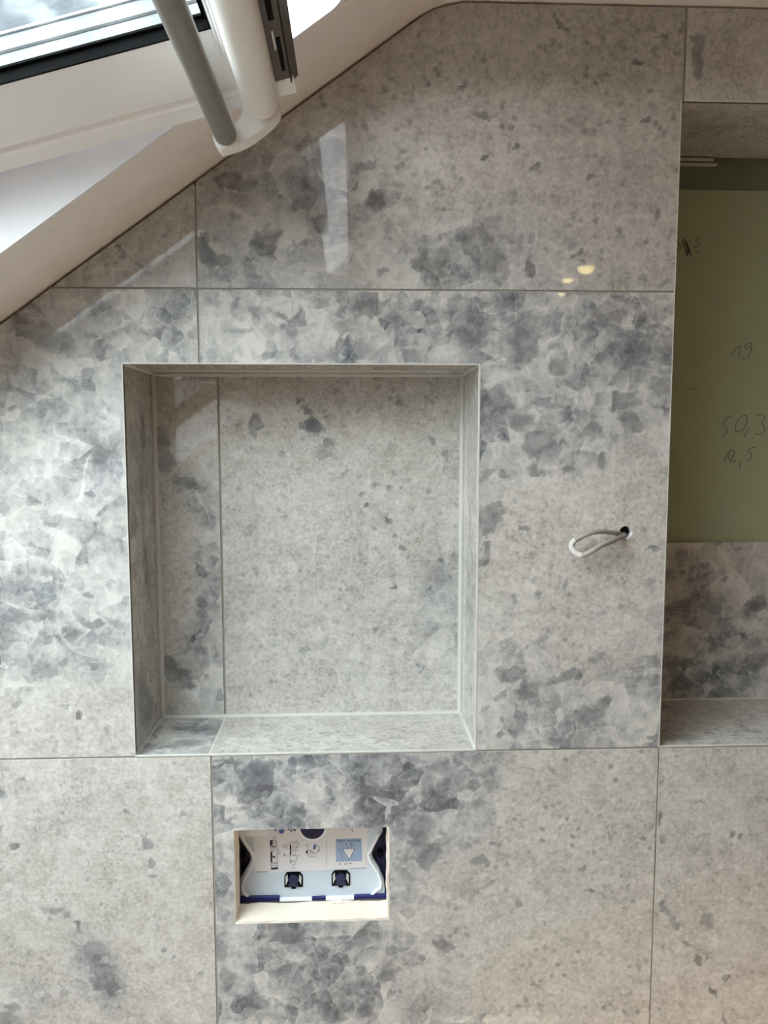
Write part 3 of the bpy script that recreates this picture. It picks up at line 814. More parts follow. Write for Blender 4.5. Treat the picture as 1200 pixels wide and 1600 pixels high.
MARK['lower_right'] = [('d', 1036, 1278, 8, 15, .1, .85), ('d', 1040, 1310, 6, 9, 0, .6), ('d', 1040, 1415, 10, 26, -.25, .7), ('d', 1052, 1445, 8, 18, -.5, .6), ('d', 1075, 1475, 5, 16, -.7, .65), ('d', 1096, 1500, 10, 12, -.4, .75), ('d', 1106, 1526, 3, 16, -.35, .9), ('d', 1118, 1555, 4, 22, -.45, .85), ('d', 1131, 1590, 5, 22, -.15, .8), ('d', 1102, 1436, 14, 14, 0, .65), ('d', 1138, 1525, 9, 13, .1, .7), ('d', 1140, 1508, 5, 5, 0, .6), ('d', 1171, 1519, 8, 5, -.3, .7), ('d', 1054, 1382, 7, 6, 0, .65), ('d', 1083, 1352, 12, 9, 0, .45), ('d', 1142, 1307, 3, 4, 0, .7), ('d', 1157, 1309, 3, 3, 0, .7), ('d', 1088, 1249, 10, 4, 0, .6), ('d', 1110, 1408, 6, 6, 0, .5), ('d', 1180, 1256, 8, 6, 0, .45), ('d', 1165, 1408, 7, 5, 0, .45), ('d', 1107, 1350, 12, 9, 0, .4), ('d', 1090, 1200, 24, 18, 0, .3), ('d', 1180, 1425, 6, 5, 0, .4), ('d', 1058, 1455, 5, 10, -.5, .6), ('d', 1030, 1580, 8, 6, 0, .5)]
MARK['niche_back'] = [('d', 400, 660, 11, 10, 0, .95), ('d', 396, 675, 9, 8, 0, .6), ('d', 469, 628, 11, 6, .2, .85), ('d', 482, 645, 15, 9, .4, .75), ('f', 1.0, (476, 658), (492, 655), (503, 662), (498, 680), (482, 684)), ('d', 490, 668, 16, 13, 0, .95), ('f', .7, (503, 663), (513, 670), (505, 677), (501, 678)), ('d', 514, 689, 6, 5, 0, .8), ('d', 521, 692, 5, 8, 0, .6), ('d', 475, 666, 9, 8, 0, .6), ('d', 505, 707, 22, 14, 0, .5), ('d', 527, 713, 9, 10, 0, .45), ('d', 422, 598, 12, 10, 0, .5), ('d', 620, 607, 10, 6, 0, .4), ('d', 625, 632, 10, 10, 0, .5), ('d', 675, 690, 6, 7, 0, .65), ('d', 695, 708, 8, 10, 0, .55), ('d', 693, 721, 6, 4, 0, .7), ('d', 712, 730, 10, 20, 0, .45), ('d', 671, 764, 8, 5, 0, .7), ('d', 587, 762, 9, 4, .2, .55), ('d', 608, 764, 9, 5, 0, .55), ('d', 630, 765, 5, 3, 0, .6), ('d', 561, 774, 4, 5, 0, .6), ('d', 575, 783, 3, 3, 0, .9), ('d', 579, 790, 3, 3, 0, .8), ('d', 604, 812, 4, 4, 0, .85), ('d', 582, 828, 6, 4, .5, .7), ('d', 612, 838, 6, 5, 0, .7), ('d', 625, 858, 6, 5, 0, .85), ('d', 657, 837, 5, 6, -.5, .6), ('d', 686, 880, 6, 7, .3, .75), ('d', 716, 870, 6, 8, 0, .7), ('d', 454, 745, 12, 9, 0, .4), ('d', 454, 817, 6, 5, 0, .5), ('d', 498, 846, 4, 5, 0, .5), ('d', 435, 862, 12, 8, 0, .4), ('d', 402, 742, 5, 8, .4, .45), ('d', 352, 756, 5, 9, 0, .5), ('d', 350, 832, 4, 4, 0, .6), ('d', 440, 706, 8, 7, 0, .5), ('d', 556, 886, 6, 4, .3, .65), ('d', 622, 918, 6, 5, 0, .8), ('d', 671, 920, 5, 4, 0, .7), ('d', 693, 900, 30, 18, .4, .4), ('d', 585, 983, 6, 6, 0, .8), ('d', 478, 1016, 12, 6, 0, .55), ('d', 519, 985, 3, 3, 0, .7), ('d', 545, 993, 4, 4, 0, .6), ('d', 654, 1036, 4, 4, 0, .75), ('d', 661, 1045, 4, 5, .5, .6), ('d', 704, 998, 4, 4, 0, .65), ('d', 555, 1086, 5, 10, 0, .5), ('d', 420, 940, 30, 20, 0, .3), ('d', 436, 928, 5, 4, 0, .5), ('d', 359, 1041, 4, 3, 0, .7), ('d', 395, 981, 7, 4, 0, .4), ('c', 690, 950, 40, 120, 0, .35), ('c', 560, 960, 150, 170, 0, .15), ('d', 680, 940, 26, 20, 0, .35), ('d', 600, 1010, 30, 20, 0, .25), ('d', 540, 800, 40, 40, 0, .2), ('d', 663, 940, 4, 5, 0, .6), ('d', 644, 1015, 4, 5, 0, .5)]
MARK['niche_back_left'] = [('c', 320, 1040, 40, 90, 0, .8), ('c', 330, 880, 26, 130, 0, .7), ('c', 290, 770, 40, 30, -.4, .5), ('w', 335, 900, 14, 60, 0, .3), ('d', 250, 690, 18, 26, .2, .65), ('d', 262, 722, 20, 18, 0, .65), ('d', 290, 752, 24, 14, .3, .75), ('d', 299, 773, 5, 5, 0, .9), ('d', 283, 630, 12, 8, -.2, .6), ('d', 290, 612, 9, 9, 0, .5), ('d', 312, 762, 16, 10, 0, .45), ('d', 313, 892, 12, 9, .4, .8), ('d', 306, 885, 5, 5, 0, .8), ('d', 330, 852, 9, 14, 0, .5), ('d', 325, 800, 12, 16, 0, .4), ('d', 303, 997, 4, 5, 0, .85), ('d', 344, 1021, 5, 5, 0, .9), ('d', 268, 1040, 18, 14, .3, .8), ('d', 283, 1056, 16, 16, .2, .8), ('d', 293, 1072, 13, 11, 0, .7), ('d', 256, 1035, 9, 12, 0, .7), ('d', 341, 1083, 9, 8, 0, .8), ('d', 325, 1060, 9, 10, 0, .5), ('d', 259, 1085, 9, 16, 0, .45), ('d', 330, 1000, 14, 14, 0, .35), ('d', 260, 860, 12, 14, 0, .3), ('d', 330, 950, 14, 10, 0, .45)]
MARK['band'] = [('d', 1182, 942, 16, 30, .6, .8), ('d', 1195, 1030, 18, 14, 0, .85), ('d', 1172, 1035, 20, 16, .1, .85), ('d', 1065, 1070, 22, 14, 0, .8), ('d', 1105, 894, 5, 4, -.4, .9), ('d', 1068, 891, 9, 4, .2, .8), ('d', 1085, 970, 9, 12, 0, .7), ('d', 1112, 942, 9, 8, 0, .6), ('d', 1050, 955, 16, 9, 0, .6), ('d', 1120, 950, 8, 10, 0, .6), ('d', 1112, 1005, 10, 16, 0, .7), ('d', 1055, 1040, 12, 22, .1, .65), ('d', 1130, 898, 5, 8, 0, .7), ('d', 1122, 850, 7, 6, 0, .8), ('d', 1150, 855, 14, 8, 0, .5), ('d', 1060, 870, 14, 12, 0, .5), ('d', 1175, 1005, 20, 10, 0, .5), ('d', 1125, 1065, 16, 8, -.4, .6), ('d', 1130, 1082, 16, 5, 0, .7), ('d', 1090, 905, 24, 14, .1, .4), ('w', 1120, 880, 10, 24, .2, .4), ('w', 1165, 875, 6, 30, .1, .5), ('w', 1150, 975, 34, 10, .1, .4), ('w', 1180, 980, 16, 6, 0, .4), ('w', 1105, 1020, 6, 30, -.15, .3), ('w', 1080, 975, 20, 8, -.2, .3)]

VXL, VXR = VX - G / 2, VX + G / 2
XE = 0.6
# upper row; tone paints the dimness under the ceiling into two tiles
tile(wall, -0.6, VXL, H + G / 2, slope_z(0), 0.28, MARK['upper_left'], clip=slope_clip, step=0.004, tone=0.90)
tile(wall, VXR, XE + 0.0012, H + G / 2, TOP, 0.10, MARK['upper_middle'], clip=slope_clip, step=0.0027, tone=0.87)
tile(wall, XE + 0.0046, XE + 0.6, RZ1, TOP, 0.12, MARK['strip_right'], step=0.005)
tile(wall, XE + 0.6026, XR, H + G / 2, TOP, 0.12, (), step=0.02)
# middle row
tile(wall, -0.6, VXL, G / 2, H - G / 2, 0.82, MARK['left'], cut=(NX0, 1, -1, NZ1), clip=slope_clip, step=0.0027)
tile(wall, VXR, XE, G / 2, H - G / 2, 0.92, MARK['right'], cut=(-1, NX1, -1, NZ1), circle=(HX, HZ, HR), step=0.0027)
tile(wall, RX1, RX1 + 0.1, G / 2, H - G / 2, 0.4, (), step=0.01)
tile(wall, RX1 + 0.1026, XR, G / 2, H - G / 2, 0.4, (), step=0.02)
tile(wall, RX1, RX1 + 0.097, H + G / 2, RZ1 - 0.001, 0.15, (), step=0.01)
# lower row
LZ = -0.6
tile(wall, -0.597, VL - G / 2, LZ, -G / 2, 0.10, MARK['lower_left'], step=0.0027)
tile(wall, VL + G / 2, 0.6004 - G / 2, LZ, -G / 2, 0.90, MARK['lower_middle'], cut=(OX0, OX1, OZ0, OZ1), step=0.0027)
tile(wall, 0.6004 + G / 2, 1.2, LZ, -G / 2, 0.10, MARK['lower_right'], step=0.0027)
tile(wall, 1.2026, XR, LZ, -G / 2, 0.2, (), step=0.02)
for a, b in ((-0.597, VL - G / 2), (VL + G / 2, 0.6004 - G / 2), (0.6004 + G / 2, 1.2), (1.2026, XR), (XL, -0.5996)):
    tile(wall, a, b, FLOOR, LZ - G, 0.2, (), step=0.02)
tile(wall, XL, -0.5996, LZ, -G / 2, 0.3, (), step=0.02, clip=slope_clip[:1])
tile(wall, XL, -0.6026, G / 2, 0.3, 0.5, (), step=0.02, clip=slope_clip[:1])

# niche lining: back in two tiles, four reveals
Xv, Yv, Zv = Vector((1, 0, 0)), Vector((0, 1, 0)), Vector((0, 0, 1))
BJ = -0.0012
tile(wall, NX0 + 0.0005, BJ - 0.0016, NZ0 + 0.0005, NZ1 - 0.0005, 0.12, MARK['niche_back_left'], depth=ND, step=0.0027)
tile(wall, BJ + 0.0016, NX1 - 0.0005, NZ0 + 0.0005, NZ1 - 0.0005, 0.16, MARK['niche_back'], depth=ND, step=0.0027)
D1 = ND - 0.001
streak = lambda seq: [('d',) + s for s in seq]


def reveal(s0, s1, t0, t1, frame, base, blobs=(), step=0.004, thick=T):
    """A tile on a side of an opening; blobs are (kind, s, t, rs, rt, amount) in metres on that tile."""
    o = tile(wall, s0, s1, t0, t1, base, (), depth=0, step=step, frame=frame, thick=thick)
    me = o.data
    n = len(me.vertices)
    co = np.empty(n * 3, np.float32)
    me.vertices.foreach_get('co', co)
    co = co.reshape(-1, 3) - np.array(list(frame[0]), np.float32)
    s, t = co @ np.array(list(frame[1]), np.float32), co @ np.array(list(frame[2]), np.float32)
    a = me.attributes['pattern']
    pat = np.empty(n * 4, np.float32)
    a.data.foreach_get('color', pat)
    pat = pat.reshape(-1, 4)
    for kind, bs, bt, rs, rt, amt in blobs:
        f = amt * smoothstep(1.35 - np.sqrt(((s - bs) / rs) ** 2 + ((t - bt) / rt) ** 2))
        ch = {'c': 0, 'd': 1, 'w': 3}[kind]
        pat[:, ch] = np.clip(pat[:, ch] + f, -1, 1)
    a.data.foreach_set('color', pat.ravel())
    return o


E_ = 0.0018         # the sawn edge of a reveal stands a little behind the wall face
# left reveal (faces +x): s = depth, t = height
reveal(E_, D1, NZ0, NZ1, (Vector((NX0, 0, 0)), Yv, Zv, Xv), 0.30,
       [('d', .085, .42, .018, .04, .6), ('d', .07, .33, .02, .05, .55), ('d', .075, .25, .018, .04, .6), ('d', .09, .21, .02, .03, .5), ('d', .04, .06, .03, .05, .7), ('d', .07, .04, .03, .03, .7), ('c', .06, .3, .06, .2, .3)])
# right reveal (faces -x)
reveal(E_, D1, NZ0, NZ1, (Vector((NX1, 0, 0)), Yv, Zv, -Xv), 0.25, [('d', .03, .43, .02, .05, .4), ('c', .06, .2, .08, .2, .25), ('d', .05, .15, .03, .04, .3)])
# top reveal (faces -z)
reveal(NX0, BJ, E_, D1, (Vector((0, 0, NZ1)), Xv, Yv, -Zv), 0.3)
reveal(BJ, NX1, E_, D1, (Vector((0, 0, NZ1)), Xv, Yv, -Zv), 0.2, [('d', .25, .05, .06, .03, .5), ('d', .15, .08, .05, .03, .4)])
# bottom reveal (faces +z), two tiles with a joint between them
reveal(NX0, BJ - 0.001, E_, D1, (Vector((0, 0, NZ0)), Xv, Yv, Zv), 0.85,
       [('d', -.03, .095, .035, .015, .75), ('d', -.06, .1, .02, .01, .6), ('d', -.035, .045, .03, .018, .7), ('d', -.065, .03, .02, .01, .5), ('w', -.05, .06, .03, .02, .4)])
reveal(BJ + 0.0016, NX1, E_, D1, (Vector((0, 0, NZ0)), Xv, Yv, Zv), 0.22, [('d', .15, .07, .015, .01, .4), ('d', .25, .05, .02, .01, .35), ('d', .05, .11, .02, .012, .3)])

# deep recess: ledge, soffit, tiled band low on its back, right return
reveal(RX0, RX1, E_, RD, (Vector((0, 0, RZ0)), Xv, Yv, Zv), 0.12, [('d', .66, .15, .03, .015, .5), ('d', .64, .03, .04, .02, .5), ('d', .75, .05, .02, .01, .4)])
reveal(RX0 + 0.0045, RX1, E_, RD, (Vector((0, 0, RZ1)), Xv, Yv, -Zv), 0.15, [('d', .68, .08, .05, .012, .4), ('d', .75, .04, .05, .012, .3)])
reveal(E_, RD, RZ0, RZ1, (Vector((RX1, 0, 0)), Yv, Zv, -Xv), 0.2, (), 0.01)
reveal(E_, RD, RZ0, RZ1, (Vector((RX0, 0, 0)), Yv, Zv, Xv), 0.2, (), 0.01, thick=0.006)
tile(wall, RX0, RX1, RZ0 + 0.001, RB, 0.97, MARK['band'], depth=RD - 0.010, step=0.0027, thick=0.009)

# joints: recessed grout between the tiles of the main wall, pale silicone in the corners of the niche
bm = bmesh.new()
def joint(x0, x1, z0, z1, y=0.0012):
    box(bm, (x0, y, z0), (x1, T, z1))
joint(VX - G / 2, VX + G / 2, NZ1, slope_z(0) - 0.008)
joint(VL - G / 2, VL + G / 2, LZ, -G / 2)
joint(0.6004 - G / 2, 0.6004 + G / 2, LZ, -G / 2)
joint(XE + 0.0012, XE + 0.0046, RZ1, TOP)
joint(-0.22, VX - G / 2, H - G / 2, H + G / 2)
joint(VX + G / 2, XE, H - G / 2, H + G / 2)
joint(-0.6, NX0, -G / 2, G / 2)
joint(NX0, NX1, -G / 2, -0.0002)
joint(NX1, XE, -G / 2, G / 2)
joint(XE, 1.2, -G / 2, -0.0002)
tag(obj('grout', bm, GROUT, wall), 'grey recessed grout between the wall tiles')


def bead(name, pts, r, mat):
    b = bmesh.new()
    tube(b, pts, r, 8)
    return obj(name, b, mat, wall, True)


SR = 0.0042
i0 = (NX0, NX1, NZ0, NZ1)
y = ND
bead('silicone_bead', [(NX0 + .0015, y, NZ0), (NX0 + .0015, y, NZ1)], SR, GROUT_L)
bead('silicone_bead', [(NX1 - .0015, y, NZ0), (NX1 - .0015, y, NZ1)], SR, GROUT_L)
bead('silicone_bead', [(NX0, y, NZ0 + .001), (NX1, y, NZ0 + .001)], 0.0036, GROUT_L)
bead('silicone_bead', [(NX0, y, NZ1 - .001), (NX1, y, NZ1 - .001)], 0.0036, GROUT_L)
for sx in (NX0, NX1):
    for sz in (NZ0, NZ1):
        bead('silicone_bead', [(sx, 0.003, sz), (sx, ND, sz)], 0.0026, GROUT_L)
bead('silicone_bead', [(RX0, RD - 0.011, RZ0 + 0.0005), (RX1, RD - 0.011, RZ0 + 0.0005)], 0.0024, GROUT_L)
# the joint across the niche's sill and up its back
b = bmesh.new()
box(b, (BJ - 0.001, 0.002, NZ0 - 0.006), (BJ + 0.0016, ND, NZ0 - 0.0003))
obj('sill_joint', b, GROUT_L, wall)
b = bmesh.new()
box(b, (BJ - 0.0016, ND + 0.0016, NZ0), (BJ + 0.0016, ND + 0.007, NZ1))
obj('back_joint', b, GROUT, wall)
# pale mitred edges round the front of the niche and of the recess ledge
for (x0, x1, z0, z1, w) in ((NX0 - .0008, NX0 + .0007, NZ0, NZ1, .0018), (NX1 - .0016, NX1 + .0008, NZ0, NZ1, .0018), (NX0, NX1, NZ1 - .0006, NZ1 + .0012, .0018), (NX0, NX1, NZ0 - .0002, NZ0 + .0022, .0018), (RX0, RX1, RZ0 - .0008, RZ0 + .0010, .0018), (RX0 + .0046, RX1, RZ1 - .0012, RZ1 + .0004, .0018)):
    b = bmesh.new()
    box(b, (x0, -0.0003, z0), (x1, w + 0.001, z1))
    obj('mitred_edge', b, GROUT_L, wall, bevel=0.0005)
# thin pale sawn edges: left side of the deep recess, top of its tiled band
b = bmesh.new()
box(b, (XE - 0.0006, -0.0002, RZ0), (XE + 0.0006, 0.002, RZ1))
obj('mitred_edge', b, GROUT_L, wall)

# green moisture-proof plasterboard on the back of the deep recess, its top strip coloured as the soffit's shadow, with a mason's pencil notes
b = bmesh.new()
box(b, (RX0 - 0.004, RD, RB - 0.05), (RX1 + 0.004, RD + 0.0125, 0.7850))
board = tag(obj('plasterboard', b, BOARD, wall), 'green moisture-proof plasterboard with pencil notes')
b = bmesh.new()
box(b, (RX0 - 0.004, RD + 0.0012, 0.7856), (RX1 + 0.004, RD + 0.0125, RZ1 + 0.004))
tag(obj('plasterboard', b, plain('soffit_shade_board', lin(116, 126, 106), 0.85, scale=14), wall), 'strip of green board darkened with the painted shadow of the soffit')
b = bmesh.new()
for z0, z1, x1 in ((0.8243, 0.8288, 0.7300), (0.8190, 0.8218, 0.7360)):
    box(b, (RX0, RD - 0.006, z0), (x1, RD + 0.002, z1))
tag(obj('tile_stub', b, BODY, wall), 'pale broken tile edge in the corner under the soffit')

bm = bmesh.new()
OUT = Vector((0, -1, 0))
def pencil(*pts, w=0.0009):
    # smooth the stroke a little
    P = [at(u, v, RD) for u, v in pts]
    Q = [P[0]]
    for a, c in zip(P, P[1:]):
        Q += [a.lerp(c, 0.33), a.lerp(c, 0.67)]
    Q.append(P[-1])
    ribbon(bm, Q, w, OUT, 0.0004)
# 19
pencil((1142, 555), (1150, 545), (1159, 537), (1156, 548), (1153, 560))
pencil((1175, 536), (1168, 536), (1163, 541), (1164, 546), (1170, 544), (1176, 536), (1173, 548), (1170, 558), (1164, 561), (1159, 559))
# 50,3
pencil((1143, 650), (1137, 652), (1131, 659), (1130, 664), (1135, 667), (1136, 674), (1133, 679), (1128, 682))
pencil((1157, 652), (1150, 660), (1148, 670), (1152, 676), (1159, 674), (1166, 664), (1168, 652), (1163, 648), (1157, 652))
pencil((1168, 670), (1166, 676), (1163, 683))
pencil((1181, 650), (1188, 647), (1195, 649), (1194, 655), (1188, 661), (1194, 666), (1195, 674), (1190, 679), (1182, 679), (1180, 676))
# 12,5
pencil((1131, 721), (1135, 712), (1140, 703), (1139, 712), (1138, 718))
pencil((1140, 705), (1146, 702), (1148, 708), (1143, 716), (1139, 722), (1144, 720), (1150, 721))
pencil((1157, 719), (1156, 726), (1155, 733))
pencil((1179, 699), (1171, 700), (1168, 707), (1173, 707), (1175, 713), (1171, 718), (1166, 719))
# ,3 with a rubbed mark beside it
pencil((1084, 371), (1090, 372), (1090, 376), (1086, 378), (1092, 380), (1093, 385), (1087, 387), (1084, 385))
pencil((1088, 392), (1092, 393), (1090, 397))
pencil((1060, 378), (1063, 386), (1062, 392))
for k in range(7):
    u = 1070 + k * 0.9 * (1 if k % 2 else -0.4) + 4
    pencil((u - 6, 372 + k * 1.2), (u, 384 + k * 2), (u + 1, 396 + k))
pencil((1077, 608), (1083, 607), (1086, 609))
tag(obj('pencil_mark', bm, PENCIL, board), 'handwritten pencil figures 19, 50,3 and 12,5')

# plaster collar of the service opening, with chipped edges
rng = random.Random(7)
def rough_box(a, b_, name, jit=0.0007, n=14):
    bm = bmesh.new()
    box(bm, a, b_)
    bmesh.ops.subdivide_edges(bm, edges=[e for e in bm.edges if e.calc_length() > 0.06], cuts=n, use_grid_fill=True)
    for v in bm.verts:
        v.co += Vector((rng.uniform(-jit, jit), rng.uniform(-jit, jit), rng.uniform(-jit, jit)))
    return bm
CD = 0.041
tag(obj('plaster_collar', rough_box((OX0, 0.0006, OZ0 + 0.0002), (OX1, CD, OZ0 + 0.0030), 'sill'), PLASTER, wall), 'rough cream plaster sill of the service opening')
obj('plaster_collar', rough_box((OX0, 0.0006, OZ0), (OX0 + 0.0012, CD, OZ1), 'l', 0.0003), PLASTER, wall)
obj('plaster_collar', rough_box((OX1 - 0.0028, 0.0006, OZ0), (OX1, CD, OZ1), 'r'), PLASTER, wall)
obj('plaster_collar', rough_box((OX0, 0.0006, OZ1 - 0.0003), (OX1, CD, OZ1), 't', 0.00005), PLASTER, wall)
# crumbs on the sill
bm = bmesh.new()
for (u, v, r) in ((520, 1412, .004), (530, 1410, .005), (541, 1411, .004), (395, 1428, .002), (560, 1411, .002), (548, 1413, .003)):
    c = at(u, v, 0.040)
    m4 = Matrix.Translation((c.x, 0.038, OZ0 + 0.004)) @ Matrix.Diagonal((2.2, 1.0, 0.55, 1))
    bmesh.ops.create_icosphere(bm, subdivisions=1, radius=r * 0.8, matrix=m4)
tag(obj('plaster_crumb', bm, PLASTER, wall), 'smears of white plaster on the sill', kind='stuff')

# cable hole: white ring of the sawn tile and a black cavity
bm = bmesh.new()
tube(bm, [(HX, 0.0005, HZ), (HX, 0.09, HZ)], HR * 0.985, 32, caps=False)
o = obj('cable_conduit', bm, PAPER, wall, True)
bm = bmesh.new()
tube(bm, [(HX, 0.012, HZ), (HX, 0.10, HZ)], HR * 0.96, 32)
obj('conduit_cavity', bm, DARK, wall)

# ------------------------------------------------------------------ window_1: the roof window, its sash pivoted open
OS = Vector((0.0395, 0, 0.74507))
TH = math.radians(15.33)
US = Vector((math.cos(TH), 0, math.sin(TH)))
NS = Vector((-math.sin(TH), 0, math.cos(TH)))
def sp(s, yy, n):
    p = OS + US * s + NS * n
    return Vector((p.x, yy, p.z))

win = empty('window_1', (WIN_X1, WIN_Y0, slope_z(WIN_X1)))
structure(win)
win['label'] = 'white roof window pivoted open in the sloped ceiling'

def wpart(name, bm, mat, parent=None, label=None, smooth=False, bevel=0):
    o = obj(name, bm, mat, None, smooth, bevel)
    keep(o, parent or win)
    if label: o['label'] = label
    return o

# lining: four boards round the shaft, perpendicular to the roof, with rounded top corners
sl = (WIN_X1 - WIN_X0) / math.cos(SA)
P0 = Vector((WIN_X1, 0, slope_z(WIN_X1)))
def rp(d, yy, n):     # d down the slope from the top of the opening, n out through the roof
    p = P0 - SU * d + SN * n
    return Vector((p.x, yy, p.z))
ring_in, ring_out = [], []
rc = 0.016
def corner(cx, cy, a0):
    return [(cx + rc * math.cos(a0 + k * math.pi / 10), cy + rc * math.sin(a0 + k * math.pi / 10)) for k in range(6)]
ya, yb = WIN_Y0, WIN_Y1
loop = corner(rc, ya - rc, math.pi / 2) + corner(rc, yb + rc, math.pi) + corner(sl - rc, yb + rc, 1.5 * math.pi) + corner(sl - rc, ya - rc, 0)
bm = bmesh.new()
def ringv(off, n):
    out = []
    cxm, cym = sl / 2, (ya + yb) / 2
    for (d, yy) in loop:
        dd = d + off * (1 if d > cxm else -1)
        y2 = yy + off * (1 if yy > cym else -1)
        out.append(bm.verts.new(rp(dd, y2, n)))
    return out
A, B_, C2, D2 = ringv(0, -0.0006), ringv(0, SHAFT_IN), ringv(0.006, SHAFT_IN), ringv(0.006, -0.0006)
n = len(A)
for i in range(n):
    j = (i + 1) % n
    for X, Y_ in ((A, B_), (B_, C2), (C2, D2), (D2, A)):
        bm.faces.new((X[i], X[j], Y_[j], Y_[i]))
wpart('lining', bm, PAINT_W, label='white painted shaft lining round the window')
bm = bmesh.new()
A, B_, C2, D2 = ringv(0, SHAFT_IN), ringv(0, SHAFT), ringv(0.006, SHAFT), ringv(0.006, SHAFT_IN)
for i in range(n):
    j = (i + 1) % n
    for X, Y_ in ((A, B_), (B_, C2), (C2, D2), (D2, A)):
        bm.faces.new((X[i], X[j], Y_[j], Y_[i]))
wpart('flashing', bm, FLASHING, label='rain streaked grey flashing outside the pane')

# fixed frame at the outer end of the shaft
bm = bmesh.new()
def rbox(d0, d1, y0_, y1_, n0, n1):
    v = [bm.verts.new(rp(d, yy, nn)) for nn in (n0, n1) for (d, yy) in ((d0, y0_), (d1, y0_), (d1, y1_), (d0, y1_))]
    for f in ((0, 1, 2, 3), (4, 5, 6, 7), (0, 1, 5, 4), (1, 2, 6, 5), (2, 3, 7, 6), (3, 0, 4, 7)):
        bm.faces.new([v[i] for i in f])
rbox(-0.02, sl + 0.02, ya + 0.004, ya + 0.03, SHAFT, SHAFT + 0.05)
rbox(-0.02, sl + 0.02, yb - 0.03, yb - 0.004, SHAFT, SHAFT + 0.05)
rbox(-0.03, -0.004, yb - 0.03, ya + 0.03, SHAFT, SHAFT + 0.05)
rbox(sl + 0.004, sl + 0.03, yb - 0.03, ya + 0.03, SHAFT, SHAFT + 0.05)
wpart('fixed_frame', bm, SASH)

# the sash: in its own plane, s up the sash, n out; the near (wall) side rail has a groove and a lip
SB = -1.06               # bottom end
ST = 0.098               # top end
YN, YFAR = -0.152, -0.972
SASH_OUT = 0.0575
side = [(-0.265, 0.0185), (-0.240, 0.0120), (-0.212, 0.0045), (-0.1960, 0.0006), (-0.1915, 0.0), (-0.1890, 0.0012), (-0.1868, 0.0042), (-0.1845, 0.0052), (-0.1810, 0.0040), (-0.1785, 0.0002), (-0.1760, -0.0020), (-0.172, -0.0026),
        (-0.154, -0.0056), (YN, -0.0040), (YN, SASH_OUT), (-0.265, SASH_OUT)]
bm = bmesh.new()
prism(bm, side, SB, ST, lambda p, e: sp(e, p[0], p[1]))
sash = wpart('sash', bm, SASH, label='white sash with its near side rail')
mirror = [(YN + YFAR - p[0], p[1]) for p in side]
bm = bmesh.new()
prism(bm, mirror, SB, ST, lambda p, e: sp(e, p[0], p[1]))
wpart('side_rail', bm, SASH, sash)
top = [(0.0340, 0.0185), (0.0356, 0.0150), (0.0365, 0.0085), (0.0374, 0.0100), (0.0384, 0.0090), (0.0400, 0.0020), (0.0430, 0.0), (0.0775, 0.0), (0.0785, 0.012), (ST, 0.014), (ST, SASH_OUT), (0.0340, SASH_OUT)]
bm = bmesh.new()
prism(bm, top, -0.190, YN + YFAR + 0.190, lambda p, e: sp(p[0], e, p[1]))
wpart('top_rail', bm, SASH, sash)
bot = [(SB, 0.0), (SB + 0.075, 0.006), (SB + 0.09, 0.0185), (SB + 0.09, SASH_OUT), (SB, SASH_OUT)]
bm = bmesh.new()
prism(bm, bot, -0.190, YN + YFAR + 0.190, lambda p, e: sp(p[0], e, p[1]))
wpart('bottom_rail', bm, SASH, sash)

# glazing: black gasket, two bright spacer bars, three panes
gs0, gs1, gy0, gy1 = SB + 0.09, 0.034, -0.265, YN + YFAR + 0.265
def frame_ring(bm, inset0, inset1, n0, n1):
    """A rectangular ring in the sash plane."""
    for (a, b_, c, d_) in ((gs0 + inset0, gs1 - inset0, gy0 - inset0, gy0 - inset1), (gs0 + inset0, gs1 - inset0, gy1 + inset1, gy1 + inset0), (gs0 + inset0, gs0 + inset1, gy1 + inset1, gy0 - inset1), (gs1 - inset1, gs1 - inset0, gy1 + inset1, gy0 - inset1)):
        v = [bm.verts.new(sp(s, yy, nn)) for nn in (n0, n1) for (s, yy) in ((a, c), (b_, c), (b_, d_), (a, d_))]
        for f in ((0, 1, 2, 3), (4, 5, 6, 7), (0, 1, 5, 4), (1, 2, 6, 5), (2, 3, 7, 6), (3, 0, 4, 7)):
            bm.faces.new([v[i] for i in f])
bm = bmesh.new()
frame_ring(bm, -0.002, 0.0008, 0.0165, 0.0285)
frame_ring(bm, -0.002, 0.0038, 0.0266, 0.0286)
wpart('gasket', bm, BLACK, sash, 'black rubber glazing gasket')
for n0, n1 in ((0.0292, 0.0390), (0.0412, 0.0530)):
    bm = bmesh.new()
    frame_ring(bm, -0.002, 0.0012, n0, n1)
    wpart('spacer_bar', bm, SPACER, sash, 'bright metal spacer bar of the glazing')
    bm = bmesh.new()
    frame_ring(bm, -0.002, 0.0018, n1, n1 + 0.0016)
    frame_ring(bm, -0.002, 0.0016, n0 - 0.0006, n0 + 0.0004)
    wpart('spacer_seal', bm, SEAL, sash)
for nn, mm in ((0.0275, GLASS), (0.0402, GLASS), (0.0560, GLASS_D)):
    bm = bmesh.new()
    v = [bm.verts.new(sp(s, yy, nn)) for s, yy in ((gs0, gy0), (gs1, gy0), (gs1, gy1), (gs0, gy1))]
    bm.faces.new(v)
    o = wpart('glass_pane', bm, mm, sash)

